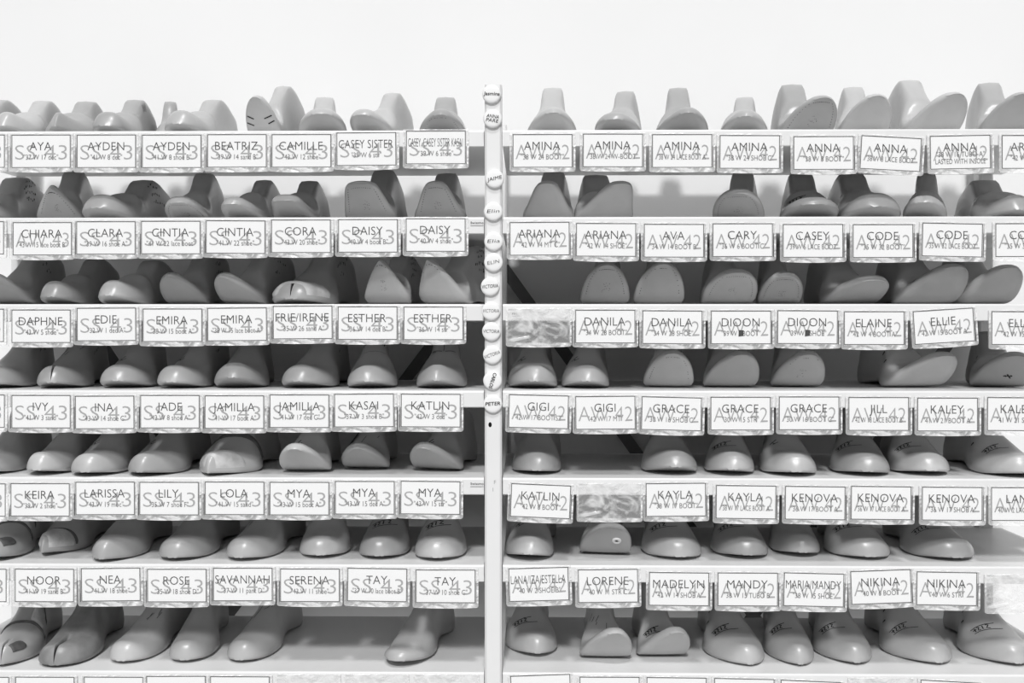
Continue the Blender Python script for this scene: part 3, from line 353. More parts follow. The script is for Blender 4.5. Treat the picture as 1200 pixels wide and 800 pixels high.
  dict(bay='L', row=6, x=-0.2261, y=0.1119, yaw=0.044, toe='round', W=0.0797, L=0.235, H=0.097, th=0.122, tt=0.03, skew=-0.08, bend=0.66, mark='code', pad=None, groove=None, nails=0, scr=0, hinge=0, eyelet=0, dark=0, label='round-toed shoe last with inked instep, second from post, SS 43 rack, sixth shelf', group='shoe lasts on the sixth shelf of the SS 43 rack'),
  dict(bay='L', row=6, x=-0.1357, y=0.1016, yaw=0.066, toe='round', W=0.0825, L=0.235, H=0.097, th=0.122, tt=0.03, skew=-0.08, bend=0.66, mark='code', pad=None, groove=None, nails=0, scr=0, hinge=0, eyelet=0, dark=0, label='round-toed shoe last with inked instep, first from post, SS 43 rack, sixth shelf', group='shoe lasts on the sixth shelf of the SS 43 rack'),
  dict(bay='L', row=7, x=-0.8174, y=0.0956, yaw=0.146, toe='almond', W=0.074, L=0.235, H=0.097, th=0.087, tt=0.03, skew=-0.08, bend=0.66, mark=None, pad='instep', groove=0.88, nails=0, scr=1, hinge=0, eyelet=0, dark=0, label='leather-patched split-toed shoe last, sixth from post, SS 43 rack, lowest shelf', group='shoe lasts on the lowest shelf of the SS 43 rack'),
  dict(bay='L', row=7, x=-0.7243, y=0.093, yaw=0.036, toe='blunt', W=0.0815, L=0.235, H=0.097, th=0.087, tt=0.03, skew=-0.08, bend=0.66, mark=None, pad=None, groove=0.8, nails=0, scr=1, hinge=0, eyelet=0, dark=1, label='dark split-toed shoe last, fifth from post, SS 43 rack, lowest shelf', group='shoe lasts on the lowest shelf of the SS 43 rack'),
  dict(bay='L', row=7, x=-0.6186, y=0.1106, yaw=-0.099, toe='blunt', W=0.0711, L=0.235, H=0.097, th=0.105, tt=0.03, skew=-0.08, bend=0.66, mark='scratch', pad=None, groove=None, nails=0, scr=0, hinge=0, eyelet=0, dark=0, label='blunt-toed grey shoe last, fourth from post, SS 43 rack, lowest shelf', group='shoe lasts on the lowest shelf of the SS 43 rack'),
  dict(bay='L', row=7, x=-0.5363, y=0.117, yaw=0.094, toe='blunt', W=0.0702, L=0.235, H=0.097, th=0.105, tt=0.03, skew=-0.08, bend=0.66, mark=None, pad=None, groove=None, nails=0, scr=1, hinge=0, eyelet=0, dark=0, label='blunt-toed grey shoe last, third from post, SS 43 rack, lowest shelf', group='shoe lasts on the lowest shelf of the SS 43 rack'),
  dict(bay='L', row=7, x=-0.4329, y=0.1169, yaw=-0.129, toe='blunt', W=0.0699, L=0.235, H=0.097, th=0.105, tt=0.03, skew=-0.08, bend=0.66, mark='scratch', pad=None, groove=None, nails=0, scr=1, hinge=0, eyelet=0, dark=0, label='blunt-toed grey shoe last, second from post, SS 43 rack, lowest shelf', group='shoe lasts on the lowest shelf of the SS 43 rack'),
  dict(bay='L', row=7, x=-0.177, y=0.0951, yaw=-0.249, toe='round', W=0.0708, L=0.235, H=0.097, th=0.153, tt=0.017, skew=-0.05, bend=0.56, mark=None, pad=None, groove=None, nails=0, scr=0, hinge=0, eyelet=0, dark=0, label='round-toed grey shoe last, first from post, SS 43 rack, lowest shelf', group='shoe lasts on the lowest shelf of the SS 43 rack'),
  dict(bay='R', row=1, x=0.0413, y=0.1076, yaw=-0.064, toe='almond', W=0.0813, L=0.235, H=0.0985, th=0.44, tt=0.017, skew=0.08, bend=0.56, mark=None, pad=None, groove=None, nails=0, scr=0, hinge=0, eyelet=0, dark=0, label='almond-toed pale shoe last, first from post, AW 42 rack, top shelf', group='shoe lasts on the top shelf of the AW 42 rack'),
  dict(bay='R', row=1, x=0.1532, y=0.104, yaw=-0.224, toe='round', W=0.0737, L=0.235, H=0.0911, th=0.272, tt=0.017, skew=0, bend=0.56, mark=None, pad=None, groove=None, nails=0, scr=0, hinge=0, eyelet=0, dark=0, label='round-toed pale shoe last, second from post, AW 42 rack, top shelf', group='shoe lasts on the top shelf of the AW 42 rack'),
  dict(bay='R', row=1, x=0.25, y=0.1073, yaw=-0.105, toe='almond', W=0.0837, L=0.235, H=0.0977, th=0.425, tt=0.017, skew=0.12, bend=0.56, mark=None, pad=None, groove=None, nails=0, scr=0, hinge=0, eyelet=0, dark=0, label='almond-toed pale shoe last, third from post, AW 42 rack, top shelf', group='shoe lasts on the top shelf of the AW 42 rack'),
  dict(bay='R', row=1, x=0.3517, y=0.1036, yaw=-0.251, toe='almond', W=0.0763, L=0.235, H=0.0801, th=0.331, tt=0.017, skew=0.1, bend=0.56, mark=None, pad=None, groove=None, nails=0, scr=0, hinge=0, eyelet=0, dark=0, label='almond-toed pale shoe last, fourth from post, AW 42 rack, top shelf', group='shoe lasts on the top shelf of the AW 42 rack'),
  dict(bay='R', row=1, x=0.4414, y=0.0949, yaw=-0.059, toe='egg', W=0.0858, L=0.235, H=0.1, th=0.795, tt=0.017, skew=0.28, bend=0.56, mark=None, pad=None, groove=None, nails=1, scr=0, hinge=0, eyelet=0, dark=0, label='round-toed shoe last showing its sole, fifth from post, AW 42 rack, top shelf', group='shoe lasts on the top shelf of the AW 42 rack'),
  dict(bay='R', row=1, x=0.5345, y=0.0886, yaw=-0.158, toe='egg', W=0.0785, L=0.235, H=0.0937, th=0.82, tt=0.017, skew=0.22, bend=0.56, mark=None, pad=None, groove=None, nails=0, scr=0, hinge=0, eyelet=0, dark=0, label='round-toed shoe last showing its sole, sixth from post, AW 42 rack, top shelf', group='shoe lasts on the top shelf of the AW 42 rack'),
  dict(bay='R', row=1, x=0.6368, y=0.0829, yaw=0.005, toe='egg', W=0.0869, L=0.235, H=0.1037, th=0.869, tt=0.017, skew=0.3, bend=0.56, mark=None, pad=None, groove=None, nails=0, scr=0, hinge=0, eyelet=0, dark=0, label='round-toed shoe last showing its sole, seventh from post, AW 42 rack, top shelf', group='shoe lasts on the top shelf of the AW 42 rack'),
  dict(bay='R', row=1, x=0.7574, y=0.0883, yaw=-0.182, toe='almond', W=0.0795, L=0.235, H=0.1001, th=0.877, tt=0.017, skew=0.25, bend=0.56, mark=None, pad=None, groove=None, nails=0, scr=0, hinge=0, eyelet=0, dark=0, label='almond-toed shoe last showing its sole, eighth from post, AW 42 rack, top shelf', group='shoe lasts on the top shelf of the AW 42 rack'),
  dict(bay='R', row=2, x=0.036, y=0.093, yaw=-0.161, toe='chisel', W=0.0833, L=0.235, H=0.0872, th=0.807, tt=0.017, skew=0.08, bend=0.56, mark=None, pad=None, groove=None, nails=0, scr=0, hinge=0, eyelet=0, dark=0, label='square-toed shoe last showing its sole, first from post, AW 42 rack, second shelf', group='shoe lasts on the second shelf of the AW 42 rack'),
  dict(bay='R', row=2, x=0.1194, y=0.0917, yaw=0.036, toe='chisel', W=0.094, L=0.235, H=0.0812, th=0.802, tt=0.017, skew=0.3, bend=0.56, mark=None, pad=None, groove=None, nails=0, scr=0, hinge=0, eyelet=0, dark=0, label='square-toed shoe last showing its sole, second from post, AW 42 rack, second shelf', group='shoe lasts on the second shelf of the AW 42 rack'),
  dict(bay='R', row=2, x=0.3444, y=0.1, yaw=-0.296, toe='round', W=0.0814, L=0.235, H=0.0858, th=0.534, tt=0.017, skew=0.05, bend=0.56, mark=None, pad=None, groove=None, nails=1, scr=0, hinge=0, eyelet=0, dark=0, label='round-toed grey shoe last, third from post, AW 42 rack, second shelf', group='shoe lasts on the second shelf of the AW 42 rack'),
  dict(bay='R', row=2, x=0.4538, y=0.1009, yaw=-0.122, toe='blunt', W=0.0883, L=0.235, H=0.0847, th=0.275, tt=0.017, skew=0, bend=0.56, mark='code', pad=None, groove=None, nails=0, scr=0, hinge=0, eyelet=0, dark=0, label='blunt-toed shoe last with inked instep, fourth from post, AW 42 rack, second shelf', group='shoe lasts on the second shelf of the AW 42 rack'),
  dict(bay='R', row=2, x=0.5464, y=0.1072, yaw=-0.034, toe='blunt', W=0.0949, L=0.235, H=0.0855, th=0.349, tt=0.03, skew=0, bend=0.66, mark=None, pad=None, groove=None, nails=0, scr=0, hinge=1, eyelet=0, dark=0, label='blunt-toed grey shoe last, fifth from post, AW 42 rack, second shelf', group='shoe lasts on the second shelf of the AW 42 rack'),
  dict(bay='R', row=2, x=0.6431, y=0.0975, yaw=-0.399, toe='round', W=0.0655, L=0.235, H=0.0831, th=0.32, tt=0.017, skew=0, bend=0.56, mark=None, pad=None, groove=None, nails=0, scr=0, hinge=0, eyelet=0, dark=0, label='round-toed grey shoe last, sixth from post, AW 42 rack, second shelf', group='shoe lasts on the second shelf of the AW 42 rack'),
  dict(bay='R', row=2, x=0.7667, y=0.1099, yaw=-0.085, toe='almond', W=0.1, L=0.235, H=0.0739, th=0.244, tt=0.03, skew=0, bend=0.66, mark=None, pad=None, groove=None, nails=0, scr=0, hinge=1, eyelet=0, dark=0, label='almond-toed grey shoe last, seventh from post, AW 42 rack, second shelf', group='shoe lasts on the second shelf of the AW 42 rack'),
  dict(bay='R', row=3, x=0.1264, y=0.0878, yaw=-0.144, toe='egg', W=0.0794, L=0.235, H=0.097, th=0.923, tt=0.017, skew=0.1, bend=0.56, mark=None, pad=None, groove=None, nails=1, scr=0, hinge=0, eyelet=0, dark=0, label='round-toed shoe last showing its sole, first from post, AW 42 rack, third shelf', group='shoe lasts on the third shelf of the AW 42 rack'),
  dict(bay='R', row=3, x=0.2106, y=0.0826, yaw=-0.176, toe='egg', W=0.0812, L=0.235, H=0.097, th=0.95, tt=0.017, skew=0.15, bend=0.56, mark=None, pad=None, groove=None, nails=3, scr=0, hinge=0, eyelet=0, dark=0, label='round-toed shoe last showing its sole, second from post, AW 42 rack, third shelf', group='shoe lasts on the third shelf of the AW 42 rack'),
  dict(bay='R', row=3, x=0.3225, y=0.095, yaw=-0.056, toe='round', W=0.0855, L=0.235, H=0.097, th=0.693, tt=0.017, skew=0.1, bend=0.56, mark=None, pad=None, groove=None, nails=1, scr=0, hinge=0, eyelet=0, dark=0, label='round-toed shoe last showing its sole, third from post, AW 42 rack, third shelf', group='shoe lasts on the third shelf of the AW 42 rack'),
  dict(bay='R', row=3, x=0.4053, y=0.0918, yaw=-0.124, toe='round', W=0.0681, L=0.235, H=0.097, th=0.6, tt=0.017, skew=0.05, bend=0.56, mark=None, pad=None, groove=None, nails=1, scr=0, hinge=0, eyelet=0, dark=0, label='round-toed grey shoe last, fourth from post, AW 42 rack, third shelf', group='shoe lasts on the third shelf of the AW 42 rack'),
  dict(bay='R', row=3, x=0.5158, y=0.1004, yaw=0.027, toe='round', W=0.0903, L=0.235, H=0.097, th=0.502, tt=0.017, skew=0.22, bend=0.56, mark=None, pad=None, groove=None, nails=0, scr=0, hinge=0, eyelet=0, dark=0, label='round-toed grey shoe last, fifth from post, AW 42 rack, third shelf', group='shoe lasts on the third shelf of the AW 42 rack'),
  dict(bay='R', row=3, x=0.6288, y=0.0802, yaw=0.024, toe='egg', W=0.0981, L=0.235, H=0.097, th=0.863, tt=0.017, skew=0.32, bend=0.56, mark=None, pad=None, groove=None, nails=0, scr=0, hinge=0, eyelet=0, dark=0, label='round-toed shoe last showing its sole, sixth from post, AW 42 rack, third shelf', group='shoe lasts on the third shelf of the AW 42 rack'),
  dict(bay='R', row=3, x=0.7249, y=0.0909, yaw=-0.107, toe='egg', W=0.0908, L=0.235, H=0.097, th=0.838, tt=0.017, skew=0.32, bend=0.56, mark=None, pad=None, groove=None, nails=0, scr=0, hinge=0, eyelet=0, dark=0, label='round-toed shoe last showing its sole, seventh from post, AW 42 rack, third shelf', group='shoe lasts on the third shelf of the AW 42 rack'),
  dict(bay='R', row=4, x=0.0101, y=0.1066, yaw=-0.11, toe='round', W=0.0805, L=0.235, H=0.097, th=0.244, tt=0.03, skew=0.14, bend=0.66, mark='tick', pad=None, groove=None, nails=0, scr=0, hinge=0, eyelet=0, dark=0, label='round-toed grey shoe last, first from post, AW 42 rack, fourth shelf', group='shoe lasts on the fourth shelf of the AW 42 rack'),
  dict(bay='R', row=4, x=0.0968, y=0.1116, yaw=-0.174, toe='round', W=0.0778, L=0.235, H=0.097, th=0.244, tt=0.03, skew=0.14, bend=0.66, mark='tick', pad=None, groove=None, nails=0, scr=0, hinge=0, eyelet=0, dark=0, label='round-toed grey shoe last, second from post, AW 42 rack, fourth shelf', group='shoe lasts on the fourth shelf of the AW 42 rack'),
  dict(bay='R', row=4, x=0.2265, y=0.0826, yaw=-0.156, toe='egg', W=0.0796, L=0.235, H=0.097, th=0.83, tt=0.017, skew=0.12, bend=0.56, mark=None, pad=None, groove=None, nails=3, scr=0, hinge=0, eyelet=0, dark=0, label='round-toed shoe last showing its sole, third from post, AW 42 rack, fourth shelf', group='shoe lasts on the fourth shelf of the AW 42 rack'),
  dict(bay='R', row=4, x=0.3235, y=0.0855, yaw=-0.111, toe='egg', W=0.0851, L=0.235, H=0.097, th=0.797, tt=0.017, skew=0.2, bend=0.56, mark=None, pad=None, groove=None, nails=0, scr=0, hinge=0, eyelet=0, dark=0, label='round-toed shoe last showing its sole, fourth from post, AW 42 rack, fourth shelf', group='shoe lasts on the fourth shelf of the AW 42 rack'),
  dict(bay='R', row=4, x=0.4315, y=0.093, yaw=-0.158, toe='egg', W=0.0813, L=0.235, H=0.097, th=0.794, tt=0.017, skew=0.2, bend=0.56, mark=None, pad=None, groove=None, nails=4, scr=0, hinge=0, eyelet=0, dark=0, label='round-toed shoe last showing its sole, fifth from post, AW 42 rack, fourth shelf', group='shoe lasts on the fourth shelf of the AW 42 rack'),
  dict(bay='R', row=4, x=0.6129, y=0.0877, yaw=0.078, toe='egg', W=0.0968, L=0.235, H=0.097, th=0.765, tt=0.017, skew=0.32, bend=0.56, mark=None, pad=None, groove=None, nails=0, scr=0, hinge=1, eyelet=0, dark=0, label='round-toed shoe last showing its sole, sixth from post, AW 42 rack, fourth shelf', group='shoe lasts on the fourth shelf of the AW 42 rack'),
  dict(bay='R', row=4, x=0.7558, y=0.0943, yaw=-0.267, toe='egg', W=0.0888, L=0.235, H=0.0835, th=0.765, tt=0.017, skew=0.2, bend=0.56, mark=None, pad=None, groove=None, nails=6, scr=0, hinge=1, eyelet=0, dark=0, label='shoe last with scrawl on sole, seventh from post, AW 42 rack, fourth shelf', group='shoe lasts on the fourth shelf of the AW 42 rack'),
  dict(bay='R', row=5, x=0.0174, y=0.108, yaw=-0.146, toe='round', W=0.0795, L=0.235, H=0.097, th=0.14, tt=0.03, skew=0.14, bend=0.66, mark=None, pad=None, groove=None, nails=0, scr=0, hinge=0, eyelet=0, dark=0, label='round-toed grey shoe last, first from post, AW 42 rack, fifth shelf', group='shoe lasts on the fifth shelf of the AW 42 rack'),
  dict(bay='R', row=5, x=0.2271, y=0.0993, yaw=-0.105, toe='round', W=0.0864, L=0.235, H=0.097, th=0.279, tt=0.03, skew=0.14, bend=0.66, mark=None, pad=None, groove=None, nails=0, scr=0, hinge=1, eyelet=0, dark=0, label='round-toed grey shoe last, second from post, AW 42 rack, fifth shelf', group='shoe lasts on the fifth shelf of the AW 42 rack'),
  dict(bay='R', row=5, x=0.3265, y=0.0981, yaw=-0.246, toe='round', W=0.0778, L=0.235, H=0.097, th=0.209, tt=0.03, skew=0.14, bend=0.66, mark='code', pad=None, groove=None, nails=0, scr=0, hinge=0, eyelet=0, dark=0, label='round-toed shoe last with inked instep, third from post, AW 42 rack, fifth shelf', group='shoe lasts on the fifth shelf of the AW 42 rack'),
  dict(bay='R', row=5, x=0.4157, y=0.0933, yaw=-0.177, toe='round', W=0.0849, L=0.235, H=0.097, th=0.157, tt=0.03, skew=0.14, bend=0.66, mark='tick', pad=None, groove=None, nails=0, scr=0, hinge=0, eyelet=0, dark=0, label='round-toed grey shoe last, fourth from post, AW 42 rack, fifth shelf', group='shoe lasts on the fifth shelf of the AW 42 rack'),
  dict(bay='R', row=5, x=0.5321, y=0.0977, yaw=-0.257, toe='round', W=0.0887, L=0.235, H=0.097, th=0.157, tt=0.03, skew=0.14, bend=0.66, mark='code', pad=None, groove=None, nails=0, scr=0, hinge=0, eyelet=0, dark=0, label='round-toed shoe last with inked instep, fifth from post, AW 42 rack, fifth shelf', group='shoe lasts on the fifth shelf of the AW 42 rack'),
  dict(bay='R', row=5, x=0.6237, y=0.1031, yaw=-0.161, toe='round', W=0.0864, L=0.235, H=0.097, th=0.175, tt=0.03, skew=0.14, bend=0.66, mark='code', pad=None, groove=None, nails=0, scr=0, hinge=0, eyelet=0, dark=0, label='round-toed shoe last with inked instep, sixth from post, AW 42 rack, fifth shelf', group='shoe lasts on the fifth shelf of the AW 42 rack'),
  dict(bay='R', row=5, x=0.7495, y=0.086, yaw=0.012, toe='round', W=0.0891, L=0.235, H=0.097, th=0.157, tt=0.03, skew=0.14, bend=0.66, mark='code', pad=None, groove=None, nails=0, scr=0, hinge=1, eyelet=0, dark=0, label='round-toed shoe last with inked instep, seventh from post, AW 42 rack, fifth shelf', group='shoe lasts on the fifth shelf of the AW 42 rack'),
  dict(bay='R', row=6, x=0.0067, y=0.0994, yaw=-0.171, toe='round', W=0.0781, L=0.235, H=0.097, th=0.244, tt=0.03, skew=0.14, bend=0.66, mark='tick', pad=None, groove=None, nails=0, scr=0, hinge=0, eyelet=0, dark=0, label='round-toed grey shoe last, first from post, AW 42 rack, sixth shelf', group='shoe lasts on the sixth shelf of the AW 42 rack'),
  dict(bay='R', row=6, x=0.1241, y=0.0807, yaw=-0.129, toe='round', W=0.0811, L=0.235, H=0.097, th=0.798, tt=0.017, skew=0.18, bend=0.56, mark=None, pad=None, groove=None, nails=0, scr=0, hinge=0, eyelet=1, dark=0, label='grey shoe last with pale plug in sole, second from post, AW 42 rack, sixth shelf', group='shoe lasts on the sixth shelf of the AW 42 rack'),
  dict(bay='R', row=6, x=0.231, y=0.1129, yaw=-0.061, toe='round', W=0.0922, L=0.235, H=0.097, th=0.122, tt=0.03, skew=0.14, bend=0.66, mark='code', pad=None, groove=None, nails=0, scr=0, hinge=0, eyelet=0, dark=0, label='round-toed shoe last with inked instep, third from post, AW 42 rack, sixth shelf', group='shoe lasts on the sixth shelf of the AW 42 rack'),
  dict(bay='R', row=6, x=0.3429, y=0.1189, yaw=-0.13, toe='round', W=0.0873, L=0.235, H=0.097, th=0.157, tt=0.03, skew=0.14, bend=0.66, mark='code', pad=None, groove=None, nails=0, scr=0, hinge=0, eyelet=0, dark=0, label='round-toed shoe last with inked instep, fourth from post, AW 42 rack, sixth shelf', group='shoe lasts on the sixth shelf of the AW 42 rack'),
  dict(bay='R', row=6, x=0.437, y=0.1337, yaw=-0.165, toe='round', W=0.0759, L=0.235, H=0.097, th=0.175, tt=0.03, skew=0.14, bend=0.66, mark=None, pad=None, groove=None, nails=0, scr=0, hinge=0, eyelet=0, dark=0, label='round-toed grey shoe last, fifth from post, AW 42 rack, sixth shelf', group='shoe lasts on the sixth shelf of the AW 42 rack'),
  dict(bay='R', row=6, x=0.5292, y=0.1175, yaw=-0.104, toe='round', W=0.0944, L=0.235, H=0.097, th=0.122, tt=0.03, skew=0.14, bend=0.66, mark='code', pad=None, groove=None, nails=0, scr=0, hinge=0, eyelet=0, dark=0, label='round-toed shoe last with inked instep, sixth from post, AW 42 rack, sixth shelf', group='shoe lasts on the sixth shelf of the AW 42 rack'),
  dict(bay='R', row=6, x=0.6536, y=0.1122, yaw=-0.012, toe='round', W=0.0972, L=0.235, H=0.097, th=0.122, tt=0.03, skew=0.14, bend=0.66, mark='code', pad=None, groove=None, nails=0, scr=0, hinge=1, eyelet=0, dark=0, label='round-toed shoe last with inked instep, seventh from post, AW 42 rack, sixth shelf', group='shoe lasts on the sixth shelf of the AW 42 rack'),
  dict(bay='R', row=7, x=0.0058, y=0.1498, yaw=-0.057, toe='almond', W=0.0863, L=0.235, H=0.097, th=0.157, tt=0.03, skew=0.2, bend=0.66, mark='code', pad=None, groove=None, nails=0, scr=0, hinge=0, eyelet=0, dark=0, label='almond-toed shoe last with inked instep, first from post, AW 42 rack, lowest shelf', group='shoe lasts on the lowest shelf of the AW 42 rack'),
  dict(bay='R', row=7, x=0.1228, y=0.0754, yaw=-0.032, toe='almond', W=0.0807, L=0.235, H=0.097, th=0.842, tt=0.017, skew=0.22, bend=0.56, mark='scratch', pad=None, groove=None, nails=0, scr=0, hinge=0, eyelet=0, dark=0, label='almond-toed shoe last showing its sole, second from post, AW 42 rack, lowest shelf', group='shoe lasts on the lowest shelf of the AW 42 rack'),
  dict(bay='R', row=7, x=0.213, y=0.0848, yaw=0.031, toe='almond', W=0.0789, L=0.235, H=0.097, th=0.817, tt=0.017, skew=0.25, bend=0.56, mark='code', pad=None, groove=None, nails=0, scr=0, hinge=0, eyelet=0, dark=0, label='almond-toed shoe last showing its sole, third from post, AW 42 rack, lowest shelf', group='shoe lasts on the lowest shelf of the AW 42 rack'),
  dict(bay='R', row=7, x=0.33, y=0.114, yaw=-0.006, toe='almond', W=0.0905, L=0.235, H=0.097, th=0.07, tt=0.03, skew=0.2, bend=0.66, mark='code', pad=None, groove=None, nails=0, scr=0, hinge=1, eyelet=0, dark=0, label='almond-toed shoe last with inked instep, fourth from post, AW 42 rack, lowest shelf', group='shoe lasts on the lowest shelf of the AW 42 rack'),
  dict(bay='R', row=7, x=0.4224, y=0.1163, yaw=-0.147, toe='almond', W=0.0755, L=0.235, H=0.097, th=0.07, tt=0.03, skew=0.2, bend=0.66, mark='code', pad=None, groove=None, nails=0, scr=0, hinge=0, eyelet=0, dark=0, label='almond-toed shoe last with inked instep, fifth from post, AW 42 rack, lowest shelf', group='shoe lasts on the lowest shelf of the AW 42 rack'),
  dict(bay='R', row=7, x=0.5087, y=0.1232, yaw=-0.145, toe='almond', W=0.0884, L=0.235, H=0.097, th=0.087, tt=0.03, skew=0.2, bend=0.66, mark='code', pad=None, groove=None, nails=0, scr=0, hinge=0, eyelet=0, dark=0, label='almond-toed shoe last with inked instep, sixth from post, AW 42 rack, lowest shelf', group='shoe lasts on the lowest shelf of the AW 42 rack'),
  dict(bay='R', row=7, x=0.6246, y=0.1237, yaw=-0.028, toe='almond', W=0.1, L=0.235, H=0.097, th=0.087, tt=0.03, skew=0.2, bend=0.66, mark='code', pad=None, groove=None, nails=0, scr=0, hinge=1, eyelet=0, dark=0, label='almond-toed shoe last with inked instep, seventh from post, AW 42 rack, lowest shelf', group='shoe lasts on the lowest shelf of the AW 42 rack'),
  dict(bay='R', row=7, x=0.7513, y=0.1199, yaw=-0.111, toe='almond', W=0.1, L=0.235, H=0.097, th=0.105, tt=0.03, skew=0.2, bend=0.66, mark='code', pad=None, groove=None, nails=0, scr=0, hinge=1, eyelet=0, dark=0, label='almond-toed shoe last with inked instep, eighth from post, AW 42 rack, lowest shelf', group='shoe lasts on the lowest shelf of the AW 42 rack'),
]

# ------------------------------------------------------------------ shoe last shape
def hermite(xs, ys, x):
    """smooth monotone-ish interpolation through (xs, ys)"""
    xs = np.asarray(xs, float); ys = np.asarray(ys, float)
    d = np.diff(ys) / np.diff(xs)
    m = np.zeros(len(xs)); m[0] = d[0]; m[-1] = d[-1]
    for i in range(1, len(xs) - 1):
        m[i] = 0.0 if d[i-1] * d[i] <= 0 else 2 * d[i-1] * d[i] / (d[i-1] + d[i])
    x = np.clip(np.asarray(x, float), xs[0], xs[-1])
    i = np.clip(np.searchsorted(xs, x) - 1, 0, len(xs) - 2)
    h = xs[i+1] - xs[i]; u = (x - xs[i]) / h
    return ((2*u**3 - 3*u**2 + 1) * ys[i] + (u**3 - 2*u**2 + u) * h * m[i]
            + (-2*u**3 + 3*u**2) * ys[i+1] + (u**3 - u**2) * h * m[i+1])

def toe_outline(kind, u):
    u = np.clip(u, 0, 1)
    if kind == 'point':  return (1 - u**1.2) ** 0.8
    if kind == 'almond': return (1 - u**2.0) ** 0.60
    if kind == 'square': return (1 - 0.42*u) * (1 - u**16) ** 0.5
    if kind == 'chisel': return (1 - 0.62*u) * (1 - u**14) ** 0.5
    if kind == 'egg':    return (1 - 0.12*u) * (1 - u**2.6) ** 0.55
    if kind == 'blunt':  return (1 - u**3.4) ** 0.5
    return (1 - u**2.7) ** 0.50                                    # round

T_ROWS = np.array([0, .003, .010, .022, .04, .065, .10, .14, .18, .22, .26, .30, .34, .38, .42, .46, .50, .54, .58, .62, .655, .69,
                   .72, .75, .78, .81, .84, .865, .89, .912, .932, .95, .964, .976, .986, .993, .998, 1.0])

